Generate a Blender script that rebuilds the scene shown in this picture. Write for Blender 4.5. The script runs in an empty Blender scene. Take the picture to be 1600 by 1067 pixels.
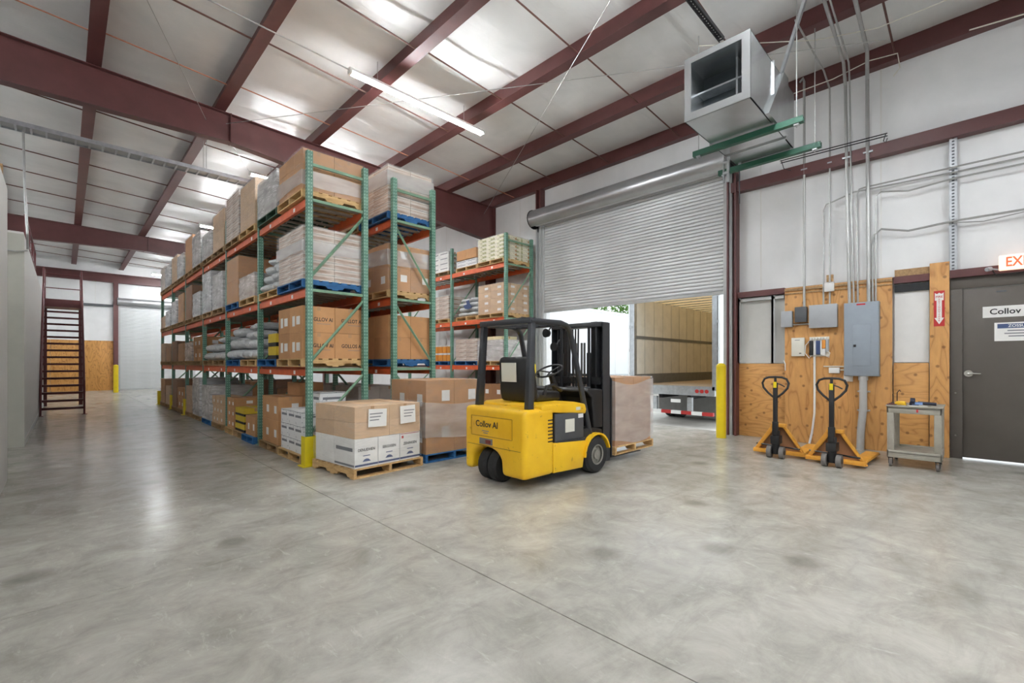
import bpy, bmesh, math, random
from mathutils import Vector, Matrix
random.seed(11)
S = bpy.context.scene
C = S.collection
PI = math.pi

# ------------------------------------------------------------------ camera, world, sun, exposure
cd = bpy.data.cameras.new('camera')
cam = bpy.data.objects.new('camera', cd); C.objects.link(cam)
cam.location = (0, 0, 1.45)
cam.rotation_euler = (PI/2, 0, math.radians(-44.56))
cd.sensor_width = 36.0
cd.lens = 36.0*711/1600
cd.shift_y = 34.5/1600
cd.clip_end = 500
S.camera = cam

wd = bpy.data.worlds.new('overcast_sky'); S.world = wd; wd.use_nodes = True
bg = wd.node_tree.nodes['Background']
bg.inputs['Color'].default_value = (0.88, 0.95, 1.0, 1)
bg.inputs['Strength'].default_value = 1.0
sl = bpy.data.lights.new('sun', 'SUN'); sl.energy = 0.6; sl.angle = math.radians(12); sl.color = (1, 0.97, 0.92)
so = bpy.data.objects.new('sun', sl); C.objects.link(so)
so.rotation_euler = (math.radians(38), math.radians(18), math.radians(60))

S.view_settings.view_transform = 'Standard'
S.view_settings.look = 'None'
S.view_settings.gamma = 1.0
S.view_settings.use_curve_mapping = False
S.view_settings.exposure = 1.15
TUBE = 105.0          # brightness of the fluorescent tubes

# ------------------------------------------------------------------ materials
def lin(r, g, b):
    def c(u):
        u /= 255.0
        return u/12.92 if u <= 0.04045 else ((u+0.055)/1.055)**2.4
    return (c(r), c(g), c(b), 1)

MATS = {}
class N:
    def __init__(self, name):
        self.m = bpy.data.materials.new(name); self.m.use_nodes = True
        self.t = self.m.node_tree; self.b = self.t.nodes['Principled BSDF']
    def n(self, kind, **kw):
        x = self.t.nodes.new(kind)
        for k, v in kw.items():
            if k in x.inputs: x.inputs[k].default_value = v
            else: setattr(x, k, v)
        return x
    def l(self, a, b): self.t.links.new(a, b)
    def coords(self, scale=(1, 1, 1), kind='Object'):
        tc = self.n('ShaderNodeTexCoord'); mp = self.n('ShaderNodeMapping')
        mp.inputs['Scale'].default_value = scale
        self.l(tc.outputs[kind], mp.inputs['Vector'])
        return mp.outputs['Vector']
    def noise(self, vec, scale, detail=4, rough=0.6, dist=0.0):
        x = self.n('ShaderNodeTexNoise')
        x.inputs['Scale'].default_value = scale; x.inputs['Detail'].default_value = detail
        x.inputs['Roughness'].default_value = rough; x.inputs['Distortion'].default_value = dist
        self.l(vec, x.inputs['Vector']); return x.outputs['Fac']
    def ramp(self, fac, stops):
        r = self.n('ShaderNodeValToRGB'); e = r.color_ramp.elements
        while len(e) < len(stops): e.new(0.5)
        for i, (p, c) in enumerate(stops): e[i].position = p; e[i].color = c
        self.l(fac, r.inputs['Fac']); return r.outputs['Color']
    def mix(self, fac, a, b, mode='MIX'):
        x = self.n('ShaderNodeMix', data_type='RGBA', blend_type=mode)
        for s, v in ((0, fac), (6, a), (7, b)):
            if hasattr(v, 'is_linked'): self.l(v, x.inputs[s])
            else: x.inputs[s].default_value = v
        return x.outputs[2]
    def bump(self, h, strength=0.2, dist=0.01):
        x = self.n('ShaderNodeBump'); x.inputs['Strength'].default_value = strength; x.inputs['Distance'].default_value = dist
        self.l(h, x.inputs['Height']); self.l(x.outputs['Normal'], self.b.inputs['Normal'])
    def done(self, key, **kw):
        for k, v in kw.items():
            s = self.b.inputs[k.replace('_', ' ')]
            if hasattr(v, 'is_linked'): self.l(v, s)
            else: s.default_value = v
        MATS[key] = self.m; return self.m

def simple(key, rgb, rough=0.6, metal=0.0, var=0.12, scale=6.0, rnd=0.0, bump=0.0):
    """Painted or moulded surface: a flat colour with a little noise in tone, and an optional tint for each object."""
    n = N(key); c = lin(*rgb)
    v = n.coords(); f = n.noise(v, scale, 5)
    lo = tuple(max(0, x*(1-var)) for x in c[:3])+(1,); hi = tuple(min(1, x*(1+var)) for x in c[:3])+(1,)
    col = n.ramp(f, [(0.3, lo), (0.7, hi)])
    if rnd:
        oi = n.n('ShaderNodeObjectInfo')
        hs = n.n('ShaderNodeHueSaturation')
        mr = n.n('ShaderNodeMapRange'); mr.inputs['To Min'].default_value = 1-rnd; mr.inputs['To Max'].default_value = 1+rnd
        n.l(oi.outputs['Random'], mr.inputs['Value']); n.l(mr.outputs['Result'], hs.inputs['Value'])
        n.l(col, hs.inputs['Color']); col = hs.outputs['Color']
    if bump: n.bump(f, bump)
    return n.done(key, Base_Color=col, Roughness=rough, Metallic=metal)

def emit(key, rgb, strength):
    n = N(key); return n.done(key, Base_Color=lin(*rgb), Emission_Color=lin(*rgb), Emission_Strength=strength)

# concrete floor: blotches, scuffs and polished patches
n = N('concrete'); v = n.coords()
a = n.noise(v, 0.55, 6, 0.62, 0.6); b = n.noise(v, 2.6, 9, 0.72, 0.5); c = n.noise(v, 18, 6, 0.7)
d = n.noise(n.coords((1.0, 3.2, 1)), 1.3, 6, 0.68, 1.0); e_ = n.noise(n.coords((2.4, 0.9, 1)), 5.0, 6, 0.75, 0.6)
col = n.ramp(a, [(0.28, lin(152, 150, 143)), (0.5, lin(174, 171, 163)), (0.74, lin(190, 187, 178))])
col = n.mix(0.45, col, n.ramp(b, [(0.30, lin(116, 115, 109)), (0.48, lin(170, 167, 160)), (0.70, lin(208, 205, 197))]))
col = n.mix(n.ramp(d, [(0.50, (0, 0, 0, 1)), (0.72, (0.38, 0.38, 0.38, 1))]), col, lin(132, 130, 123))
col = n.mix(n.ramp(e_, [(0.58, (0, 0, 0, 1)), (0.72, (0.55, 0.55, 0.55, 1))]), col, lin(208, 206, 198))
col = n.mix(n.ramp(c, [(0.64, (0, 0, 0, 1)), (0.78, (0.5, 0.5, 0.5, 1))]), col, lin(206, 204, 196))
vo = n.n('ShaderNodeTexVoronoi', voronoi_dimensions='2D'); vo.inputs['Scale'].default_value = 0.55; n.l(n.coords(), vo.inputs['Vector'])
col = n.mix(n.ramp(vo.outputs['Distance'], [(0.03, (0.45, 0.45, 0.45, 1)), (0.09, (0, 0, 0, 1))]), col, lin(96, 94, 88))
rg = n.ramp(b, [(0.3, (0.19, 0.19, 0.19, 1)), (0.7, (0.265, 0.265, 0.265, 1))])
n.bump(c, 0.05, 0.004)
n.done('concrete', Base_Color=col, Roughness=rg, Specular_IOR_Level=0.5)

n = N('apron_concrete'); v = n.coords(); a = n.noise(v, 0.7, 7, 0.65, 0.5)
n.done('apron_concrete', Base_Color=n.ramp(a, [(0.3, lin(168, 166, 160)), (0.7, lin(205, 203, 196))]), Roughness=0.85)

# white vinyl faced insulation: faint wrinkles, a sheen
n = N('vinyl'); v = n.coords((1, 1, 1)); a = n.noise(v, 0.9, 4, 0.55, 0.4); w = n.noise(n.coords((0.6, 5, 0.6)), 1.2, 4, 0.6, 0.8)
n.bump(w, 0.30, 0.05)
n.done('vinyl', Base_Color=n.ramp(a, [(0.3, lin(220, 222, 222)), (0.7, lin(238, 239, 239))]), Roughness=0.34)
n = N('wall_vinyl'); v = n.coords(); a = n.noise(v, 0.8, 5, 0.6, 0.3); w = n.noise(n.coords((1, 3.5, 0.35)), 1.6, 3, 0.5, 0.5)
n.bump(w, 0.18, 0.03)
n.done('wall_vinyl', Base_Color=n.ramp(a, [(0.3, lin(226, 228, 229)), (0.7, lin(242, 243, 244))]), Roughness=0.42)

# plywood: plain sawn grain, knots
def plywood(key, sc, base, dark, flat='Y'):
    """Rotary-cut veneer: contour grain from a stretched noise, fine fibre, scattered knots."""
    n = N(key); v = n.coords(sc)
    g = n.noise(v, 1.1, 2, 0.45, 0.3)
    m1 = n.n('ShaderNodeMath', operation='MULTIPLY'); m1.inputs[1].default_value = 13.0; n.l(g, m1.inputs[0])
    m2 = n.n('ShaderNodeMath', operation='PINGPONG'); m2.inputs[1].default_value = 0.5; n.l(m1.outputs[0], m2.inputs[0])
    m3 = n.n('ShaderNodeMath', operation='MULTIPLY'); m3.inputs[1].default_value = 2.0; n.l(m2.outputs[0], m3.inputs[0])
    hi = tuple(min(1, x*1.14) for x in lin(*base)[:3])+(1,)
    col = n.ramp(m3.outputs[0], [(0.0, lin(*dark)), (0.25, lin(*base)), (1.0, hi)])
    f = n.noise(v, 11, 5, 0.7); col = n.mix(0.30, col, n.ramp(f, [(0.3, lin(*dark)), (0.7, hi)]))
    tc = n.n('ShaderNodeTexCoord'); sp = n.n('ShaderNodeSeparateXYZ'); cb = n.n('ShaderNodeCombineXYZ'); n.l(tc.outputs['Object'], sp.inputs[0])
    n.l(sp.outputs[flat], cb.inputs[0]); n.l(sp.outputs['Z'], cb.inputs[1])
    vo = n.n('ShaderNodeTexVoronoi', voronoi_dimensions='2D'); vo.inputs['Scale'].default_value = 3.4; n.l(cb.outputs[0], vo.inputs['Vector'])
    k = n.ramp(vo.outputs['Distance'], [(0.05, (0.7, 0.7, 0.7, 1)), (0.10, (0, 0, 0, 1))])
    col = n.mix(k, col, lin(112, 70, 34))
    n.done(key, Base_Color=col, Roughness=0.55)
plywood('plywood', (1, 2.2, 0.55), (202, 152, 92), (170, 116, 60))
plywood('plywood_side', (1, 0.6, 2.6), (204, 154, 92), (176, 122, 64))
plywood('plywood_back', (2.2, 1, 0.55), (202, 148, 80), (168, 112, 52), 'X')

# timber of the pallets
def timber(key, lo, hi, rnd=0.12):
    n = N(key); f = n.noise(n.coords((3, 14, 14)), 2.0, 5, 0.65, 0.4)
    col = n.ramp(f, [(0.3, lin(*lo)), (0.7, lin(*hi))])
    oi = n.n('ShaderNodeObjectInfo'); hs = n.n('ShaderNodeHueSaturation'); mr = n.n('ShaderNodeMapRange')
    mr.inputs['To Min'].default_value = 1-rnd; mr.inputs['To Max'].default_value = 1+rnd
    n.l(oi.outputs['Random'], mr.inputs['Value']); n.l(mr.outputs['Result'], hs.inputs['Value']); n.l(col, hs.inputs['Color'])
    n.done(key, Base_Color=hs.outputs['Color'], Roughness=0.75)
timber('wood', (176, 138, 88), (216, 182, 130))
timber('oldwood', (138, 108, 74), (184, 152, 110))
timber('bluewood', (22, 72, 120), (48, 112, 168), 0.1)
timber('greenwood', (38, 66, 52), (62, 96, 76), 0.1)
timber('deckwood', (128, 124, 112), (166, 160, 146), 0.12)

# cartons
def carton_mat(key, rgb, var=0.08, rnd=0.07, rough=0.72):
    return simple(key, rgb, rough, 0, var, 5.0, rnd)
carton_mat('card', (190, 142, 96)); carton_mat('card_pale', (204, 172, 138)); carton_mat('card_dark', (150, 106, 70))
carton_mat('card_white', (226, 225, 222), 0.04, 0.04); carton_mat('card_grey', (196, 186, 176), 0.12, 0.08)
carton_mat('card_yellow', (206, 178, 52), 0.08, 0.05); carton_mat('card_cream', (218, 208, 168), 0.08, 0.06)
# printed side of the flat cartons: streaky bands of print
n = N('card_print'); v = n.coords((1.6, 1.6, 26)); a = n.noise(v, 1.0, 3, 0.6, 0.1); b = n.noise(n.coords((14, 14, 50)), 1.0, 2)
col = n.ramp(a, [(0.36, lin(158, 128, 108)), (0.47, lin(200, 180, 164)), (0.62, lin(226, 220, 212))])
col = n.mix(n.ramp(b, [(0.62, (0, 0, 0, 1)), (0.70, (0.35, 0.35, 0.35, 1))]), col, lin(140, 124, 110))
n.done('card_print', Base_Color=col, Roughness=0.65)
n = N('case_print'); v = n.coords((16, 16, 26)); a = n.noise(v, 1.0, 2, 0.4)
n.done('case_print', Base_Color=n.ramp(a, [(0.64, lin(228, 228, 228)), (0.70, lin(130, 134, 142))]), Roughness=0.6)
n = N('produce_print'); v = n.coords((6, 6, 9)); a = n.noise(v, 1.0, 2, 0.5)
n.done('produce_print', Base_Color=n.ramp(a, [(0.38, lin(150, 152, 96)), (0.47, lin(222, 216, 182)), (0.62, lin(226, 222, 200)), (0.68, lin(178, 128, 72))]), Roughness=0.6)
simple('tape', (176, 136, 96), 0.35, 0, 0.05); simple('label_white', (232, 231, 228), 0.5, 0, 0.03)
simple('ink', (38, 36, 36), 0.6, 0, 0.02); simple('ink_grey', (120, 122, 128), 0.6, 0, 0.02); simple('ink_blue', (56, 74, 116), 0.6, 0, 0.03)
simple('ink_red', (178, 48, 48), 0.6, 0, 0.03)

# stretch film: clear with milky folds, glare put into its opacity
def film(key, a0, a1, streak):
    """Clear film; pale patches and streaks in its opacity stand in for glare."""
    n = N(key)
    f = n.noise(n.coords((1.3, 1.3, 4.5)), 1.6, 2, 0.5, 0.6)
    g = n.noise(n.coords((0.7, 0.7, 5.0)), 2.0, 3, 0.55, 1.2)
    m = n.n('ShaderNodeMath', operation='SUBTRACT'); m.inputs[1].default_value = 0.5; n.l(g, m.inputs[0])
    ab = n.n('ShaderNodeMath', operation='ABSOLUTE'); n.l(m.outputs[0], ab.inputs[0])
    h = n.noise(n.coords((2, 2, 2)), 1.7, 2, 0.5)
    cr = n.ramp(ab.outputs[0], [(0.0, (1, 1, 1, 1)), (0.06, (0, 0, 0, 1))])
    msk = n.ramp(h, [(0.45, (0, 0, 0, 1)), (0.62, (streak, streak, streak, 1))])
    st = n.mix(1.0, cr, msk, 'MULTIPLY')
    al = n.mix(1.0, n.ramp(f, [(0.32, (a0, a0, a0, 1)), (0.72, (a1, a1, a1, 1))]), st, 'ADD')
    n.bump(g, 0.35, 0.02)
    n.done(key, Base_Color=lin(228, 229, 231), Roughness=0.30, Specular_IOR_Level=0.9, Alpha=al)
film('film', 0.05, 0.15, 0.095)
film('film_light', 0.03, 0.14, 0.09)
film('film_mid', 0.10, 0.18, 0.065)
film('film_glare', 0.31, 0.42, 0.0)  # milky shell material, glare painted as pale opacity
film('film_heavy', 0.32, 0.60, 0.35)
n = N('sackplastic'); f = n.noise(n.coords((3, 3, 3)), 3, 5, 0.6, 0.8); n.bump(f, 0.6, 0.02)
n.done('sackplastic', Base_Color=n.ramp(f, [(0.3, lin(186, 188, 190)), (0.7, lin(226, 228, 230))]), Roughness=0.3)
simple('blackfilm', (44, 44, 48), 0.25, 0, 0.2, 4)

# metals and paints
simple('maroon', (94, 54, 53), 0.42, 0, 0.16, 2.5)
simple('stair_maroon', (98, 44, 46), 0.45, 0, 0.12)
simple('maroon_rod', (98, 62, 54), 0.5, 0, 0.1); simple('copper_rod', (172, 112, 86), 0.45, 0, 0.1)
simple('galvanised', (182, 186, 190), 0.34, 0.75, 0.16, 9); simple('conduit', (176, 177, 176), 0.38, 0.55, 0.08)
simple('sheetmetal', (200, 204, 206), 0.27, 0.85, 0.10, 3)
simple('slat', (208, 210, 212), 0.38, 0.12, 0.05, 2); simple('slat_back', (206, 209, 210), 0.45, 0.1, 0.05, 2)
simple('hood', (168, 170, 172), 0.3, 0.6, 0.10, 2); simple('jamb', (184, 186, 186), 0.5, 0.1, 0.08)
simple('orange', (206, 92, 46), 0.5, 0, 0.14, 7, 0.06)
simple('strutgreen', (26, 84, 64), 0.45, 0, 0.12)
simple('bracegreen', (116, 150, 124), 0.5, 0, 0.12, 8)
simple('yellow', (232, 204, 22), 0.45, 0, 0.06, 5); simple('guard_yellow', (228, 206, 20), 0.45, 0, 0.06)
simple('greypanel', (146, 156, 166), 0.5, 0.1, 0.04); simple('greybox', (166, 170, 174), 0.5, 0.1, 0.04); simple('darkgrey', (84, 88, 92), 0.5, 0.1, 0.06)
simple('doorbrown', (86, 80, 74), 0.45, 0.1, 0.07, 3); simple('framebrown', (88, 82, 76), 0.5, 0.1, 0.05)
simple('pvc', (178, 178, 176), 0.5, 0, 0.05); simple('white', (228, 228, 226), 0.5, 0, 0.03); simple('offwhite', (222, 220, 208), 0.5, 0, 0.03)
simple('black', (24, 24, 26), 0.5, 0, 0.2); simple('blackmetal', (34, 35, 38), 0.38, 0.3, 0.2); simple('rubber', (36, 36, 37), 0.75, 0, 0.2, 12)
simple('guardmetal', (52, 54, 58), 0.42, 0.2, 0.12); simple('panelgrey', (70, 72, 76), 0.5, 0, 0.1); simple('rim', (150, 148, 140), 0.5, 0.4, 0.2)
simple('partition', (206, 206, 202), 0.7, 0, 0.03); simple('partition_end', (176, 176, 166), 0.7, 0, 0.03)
simple('cart', (158, 154, 142), 0.6, 0, 0.10, 8); simple('jackorange', (226, 160, 58), 0.45, 0, 0.14, 9); simple('wheelgrey', (112, 108, 104), 0.7, 0, 0.1)
simple('navy', (26, 30, 52), 0.5, 0, 0.1); simple('toolyellow', (228, 180, 40), 0.5, 0, 0.08); simple('skyblue', (120, 150, 200), 0.5, 0, 0.05)
simple('trailer_white', (236, 238, 240), 0.4, 0, 0.03, 1); simple('trailer_lining', (212, 207, 196), 0.6, 0, 0.08, 3, 0.05); simple('trailer_backing', (84, 80, 74), 0.7)
n = N('trailer_roof'); tb = n.n('ShaderNodeBsdfTranslucent'); tb.inputs['Color'].default_value = lin(244, 226, 192)
mx = n.n('ShaderNodeMixShader'); mx.inputs[0].default_value = 0.6; n.l(n.b.outputs[0], mx.inputs[1]); n.l(tb.outputs[0], mx.inputs[2])
n.l(mx.outputs[0], n.t.nodes['Material Output'].inputs['Surface']); n.done('trailer_roof', Base_Color=lin(236, 220, 190), Roughness=0.7)
simple('trailer_floor', (176, 158, 138), 0.7, 0, 0.1); simple('scuff', (116, 116, 114), 0.6, 0.2, 0.1); simple('darkred', (110, 40, 32), 0.4)
simple('lamp_red', (176, 48, 46), 0.3, 0, 0.1)
simple('pink_wall', (206, 148, 146), 0.7, 0, 0.05); simple('bark', (92, 76, 60), 0.9, 0, 0.2); simple('joint', (86, 84, 80), 0.9, 0, 0.1)
simple('signred', (186, 40, 42), 0.5, 0, 0.04); simple('chrome', (200, 198, 192), 0.22, 0.9, 0.05); simple('duct_dark', (70, 76, 80), 0.5, 0.4, 0.1)
simple('orange_cable', (226, 150, 60), 0.5, 0, 0.05); simple('carpet_tan', (168, 132, 96), 0.8, 0, 0.06)
n = N('leaf'); oi = n.noise(n.coords(), 2.5, 3)
n.done('leaf', Base_Color=n.ramp(oi, [(0.3, lin(58, 96, 40)), (0.7, lin(126, 164, 84))]), Roughness=0.6)
# forklift yellow with chipped paint
n = N('liftyellow'); v = n.coords(); f = n.noise(v, 9, 7, 0.75, 0.4); g = n.noise(v, 2, 4)
col = n.ramp(g, [(0.3, lin(226, 172, 18)), (0.7, lin(242, 196, 36))])
col = n.mix(n.ramp(f, [(0.625, (0, 0, 0, 1)), (0.66, (0.85, 0.85, 0.85, 1))]), col, lin(120, 88, 48))
n.done('liftyellow', Base_Color=col, Roughness=0.4)
simple('liftgroove', (170, 124, 16), 0.5, 0, 0.1)
# green rack posts with rows of pale teardrop punchings
n = N('postgreen'); tc = n.n('ShaderNodeTexCoord'); sx = n.n('ShaderNodeSeparateXYZ'); n.l(tc.outputs['Object'], sx.inputs[0])
f = n.noise(n.coords(), 9, 5); col = n.ramp(f, [(0.3, lin(66, 110, 94)), (0.7, lin(106, 148, 130))])
def mth(op, a, b=None):
    x = n.n('ShaderNodeMath', operation=op)
    for i, u in enumerate((a, b)):
        if u is None: continue
        if hasattr(u, 'is_linked'): n.l(u, x.inputs[i])
        else: x.inputs[i].default_value = u
    return x.outputs[0]
zz = mth('ABSOLUTE', mth('SUBTRACT', mth('FRACT', mth('MULTIPLY', sx.outputs['Z'], 19.7)), 0.5))
hx = mth('ABSOLUTE', mth('SUBTRACT', mth('ABSOLUTE', sx.outputs['X']), 0.018))
hy = mth('ABSOLUTE', mth('SUBTRACT', mth('ABSOLUTE', sx.outputs['Y']), 0.018))
hole = mth('MULTIPLY', mth('LESS_THAN', zz, 0.2), mth('LESS_THAN', mth('MINIMUM', hx, hy), 0.0065))
col = n.mix(hole, col, lin(150, 186, 166))
n.done('postgreen', Base_Color=col, Roughness=0.5)
emit('tube', (249, 252, 254), TUBE)
emit('exitglow', (255, 214, 186), 0.55); emit('exitred', (255, 70, 40), 0.9)
n = N('clear_panel'); n.done('clear_panel', Base_Color=lin(214, 220, 222), Roughness=0.12)

# ------------------------------------------------------------------ mesh helpers
class MB:
    def __init__(self): self.v = []; self.f = []; self.m = []
    def add(self, vs, fs, m=0):
        o = len(self.v); self.v += [tuple(p) for p in vs]
        for f in fs: self.f.append(tuple(i+o for i in f)); self.m.append(m)
        return self
    def hexa(self, p, m=0):
        return self.add(p, [(0, 3, 2, 1), (4, 5, 6, 7), (0, 1, 5, 4), (1, 2, 6, 5), (2, 3, 7, 6), (3, 0, 4, 7)], m)
    def box(self, x0, x1, y0, y1, z0, z1, m=0):
        return self.hexa([(x0, y0, z0), (x1, y0, z0), (x1, y1, z0), (x0, y1, z0), (x0, y0, z1), (x1, y0, z1), (x1, y1, z1), (x0, y1, z1)], m)
    def prism(self, poly, axis, a0, a1, m=0):
        k = len(poly)
        def P(u, w, a): return {'x': (a, u, w), 'y': (u, a, w), 'z': (u, w, a)}[axis]
        vs = [P(u, w, a0) for u, w in poly]+[P(u, w, a1) for u, w in poly]
        fs = [tuple(range(k))[::-1], tuple(range(k, 2*k))]+[(i, (i+1) % k, k+(i+1) % k, k+i) for i in range(k)]
        return self.add(vs, fs, m)
    def tube(self, pts, r, seg=8, m=0, r_end=None, closed=False):
        pts = [Vector(p) for p in pts]; k = len(pts); rings = []
        up = None
        for i, p in enumerate(pts):
            if closed: d = pts[(i+1) % k]-pts[i-1]
            else: d = pts[min(i+1, k-1)]-pts[max(i-1, 0)]
            d.normalize()
            if up is None: up = Vector((0, 0, 1)) if abs(d.z) < 0.9 else Vector((1, 0, 0))
            s = d.cross(up); s.normalize(); up = s.cross(d); up.normalize()
            rr = r if r_end is None else r+(r_end-r)*i/(k-1)
            rings.append([p+s*math.cos(2*PI*j/seg)*rr+up*math.sin(2*PI*j/seg)*rr for j in range(seg)])
        vs = [q for ring in rings for q in ring]; fs = []
        for i in range(k if closed else k-1):
            a = i*seg; b = ((i+1) % k)*seg
            for j in range(seg): fs.append((a+j, a+(j+1) % seg, b+(j+1) % seg, b+j))
        if not closed: fs.append(tuple(range(seg))[::-1]); fs.append(tuple(range((k-1)*seg, k*seg)))
        return self.add(vs, fs, m)
    def cyl(self, p0, p1, r, seg=14, m=0, r2=None): return self.tube([p0, p1], r, seg, m, r2)
    def mesh(self, name, mats, smooth=35, bevel=0.0, bseg=2):
        me = bpy.data.meshes.new(name); me.from_pydata(self.v, [], self.f)
        for k in (mats if isinstance(mats, (list, tuple)) else [mats]): me.materials.append(MATS[k])
        for p, mi in zip(me.polygons, self.m): p.material_index = mi
        bm = bmesh.new(); bm.from_mesh(me)
        bmesh.ops.recalc_face_normals(bm, faces=bm.faces)
        if bevel:
            es = [e for e in bm.edges if len(e.link_faces) == 2 and e.calc_face_angle(0) > 0.6]
            bmesh.ops.bevel(bm, geom=es, offset=bevel, segments=bseg, profile=0.5, affect='EDGES', clamp_overlap=True)
        bm.to_mesh(me); bm.free()
        if smooth:
            me.shade_smooth(); me.set_sharp_from_angle(angle=math.radians(smooth))
        return me
    def obj(self, name, mats, parent=None, loc=(0, 0, 0), rot=(0, 0, 0), **kw):
        return link(name, self.mesh(name, mats, **kw), parent, loc, rot)

def link(name, me, parent=None, loc=(0, 0, 0), rot=(0, 0, 0)):
    o = bpy.data.objects.new(name, me); C.objects.link(o)
    o.location = loc; o.rotation_euler = rot
    if parent is not None: o.parent = parent
    return o
def tag(o, label, cat, group=None):
    o['label'] = label; o['category'] = cat
    if group: o['group'] = group
    return o
def thing(name, label, cat, loc=(0, 0, 0), rz=0.0, group=None):
    o = bpy.data.objects.new(name, None); C.objects.link(o); o.empty_display_size = 0.1
    o.location = loc; o.rotation_euler = (0, 0, rz)
    return tag(o, label, cat, group)
def struct(o): o['kind'] = 'structure'; return o
def stuff(o): o['kind'] = 'stuff'; return o
CACHE = {}
def cached(key, fn):
    if key not in CACHE: CACHE[key] = fn()
    return CACHE[key]
def boxmesh(sx, sy, sz, mat, bevel=0.004):
    """A bevelled block, origin at the middle of its base; shared between equal pieces."""
    key = ('b', round(sx, 3), round(sy, 3), round(sz, 3), mat, bevel)
    return cached(key, lambda: MB().box(-sx/2, sx/2, -sy/2, sy/2, 0, sz).mesh('block', mat, 0 if not bevel else 30, bevel, 1))

# lettering (made first, while the scene is small)
TXT = {}
def lettering(body, size, mat, sx=1.0):
    key = (body, size, mat, sx)
    if key in TXT: return TXT[key]
    cu = bpy.data.curves.new('lettering', 'FONT'); cu.body = body; cu.size = size; cu.align_x = 'CENTER'; cu.align_y = 'CENTER'
    cu.extrude = 0.0006; cu.resolution_u = 3; cu.offset = size*0.018
    o = bpy.data.objects.new('lettering', cu); C.objects.link(o)
    dg = bpy.context.evaluated_depsgraph_get()
    me = bpy.data.meshes.new_from_object(o.evaluated_get(dg))
    bpy.data.objects.remove(o); bpy.data.curves.remove(cu)
    me.transform(Matrix.Diagonal((sx, 1, 1, 1)))
    me.materials.clear(); me.materials.append(MATS[mat]); TXT[key] = me
    return me
FACE_X = Matrix(((0, 0, -1), (-1, 0, 0), (0, 1, 0))).to_euler()      # reads on a face that looks towards -X
FACE_Y = (PI/2, 0, 0)                                                 # reads on a face that looks towards -Y
for body, size, mat, sx in [('GLLOV AI', 0.078, 'ink', 0.84), ('GOLLOT AI', 0.078, 'ink', 0.84), ('GILLOV AI', 0.078, 'ink', 0.84), ('GOLLOS AI', 0.078, 'ink', 0.84),
        ('Collov AI', 0.105, 'ink', 1), ('Collov AI', 0.116, 'ink', 1), ('EXIT', 0.19, 'exitred', 0.72), ('ZOSSULWUES', 0.055, 'white', 1), ('FIRE', 0.045, 'signred', 1),
        ('DENUDHEN', 0.05, 'ink', 0.9), ('SEKGVSEN', 0.05, 'ink', 0.9), ('ZENINGEN', 0.05, 'ink', 0.9), ('E\nX\nT\nI\nN\nG\nU\nI\nS\nH\nE\nR', 0.03, 'signred', 1)]:
    lettering(body, size, mat, sx)

# ------------------------------------------------------------------ the setting: floor, walls, roof
XW, YB, XL, YF = 9.80, 33.0, -8.0, -6.0
JX, JY, GAP = 2.05, 3.86, 0.004
fl = MB().box(XL, XW+0.2, YF, YB, -0.30, -0.02).obj('floor', 'joint'); struct(fl)
for x0, x1 in ((XL, JX-GAP), (JX+GAP, XW+0.2)):
    for y0, y1 in ((YF, JY-GAP*0.7), (JY+GAP*0.7, YB)):
        MB().box(x0, x1, y0, y1, -0.02, 0).obj('slab', 'concrete', fl)

def zroof(x): return 6.74+0.023*(XW-x)
def zpur(x): return 6.42+0.023*(XW-x)
DY0, DY1, DZ = 3.58, 8.56, 5.35        # roll-up door opening
MY0, MY1, MZ = -0.93, 0.17, 2.62       # man door opening
wr = MB()
wr.box(XW, XW+0.16, YF, MY0, 0, 6.85); wr.box(XW, XW+0.16, MY0, MY1, MZ, 6.85); wr.box(XW, XW+0.16, MY1, DY0, 0, 6.85)
wr.box(XW, XW+0.16, DY0, DY1, DZ, 6.85); wr.box(XW, XW+0.16, DY1, YB+0.16, 0, 6.85)
wr = struct(wr.obj('wall_right', 'wall_vinyl'))
wb = struct(MB().box(XL, XW, YB, YB+0.16, 0, 7.2).obj('wall_back', 'wall_vinyl'))
struct(MB().box(XL-0.16, XL, YF, YB+0.16, 0, 7.3).obj('wall_left', 'wall_vinyl'))
struct(MB().box(XL-0.16, XW+0.16, YF-0.16, YF, 0, 7.3).obj('wall_front', 'wall_vinyl'))

# wall seams of the insulation, girts, eave member
for y in (-2.6, -0.75, 1.1, 2.95, 9.6, 11.4, 13.3):
    z0 = 2.95 if y < 4 else 0.1
    MB().box(XW-0.006, XW, y-0.012, y+0.012, z0, 6.4).obj('seam', 'white', wr)
def girt(x, y0, y1, z0, z1, m='maroon', d=0.17):
    return MB().box(x-d, x-d+0.012, y0, y1, z0, z1).box(x-d+0.012, x, y0, y1, z0, z0+0.012).box(x-d+0.012, x, y0, y1, z1-0.012, z1).obj('girt', m, wr)
girt(XW, YF, DY0-0.1, 4.90, 5.10); girt(XW, 2.51, DY0-0.1, 2.77, 2.88, d=0.12); girt(XW, 0.27, 0.93, 2.76, 2.87, d=0.1); girt(XW, YF, 0.26, 2.76, 2.88, d=0.12)
MB().prism([(XW-0.16, 6.40), (XW, 6.40), (XW, 6.76), (XW-0.10, 6.76), (XW-0.10, 6.44), (XW-0.16, 6.44)], 'y', YF, YB).obj('eave_strut', 'maroon', wr)
for y, z0, z1, m in ((DY0-0.14, 0, 6.4, 'maroon'), (DY1+0.14, 0, 5.6, 'jamb'), (DY1+0.14, 5.6, 6.4, 'maroon')):
    MB().box(XW-0.20, XW, y-0.09, y-0.055, z0, z1).box(XW-0.20, XW, y+0.055, y+0.09, z0, z1).box(XW-0.11, XW-0.09, y-0.06, y+0.06, z0, z1).obj('column', m, wr)

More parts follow.
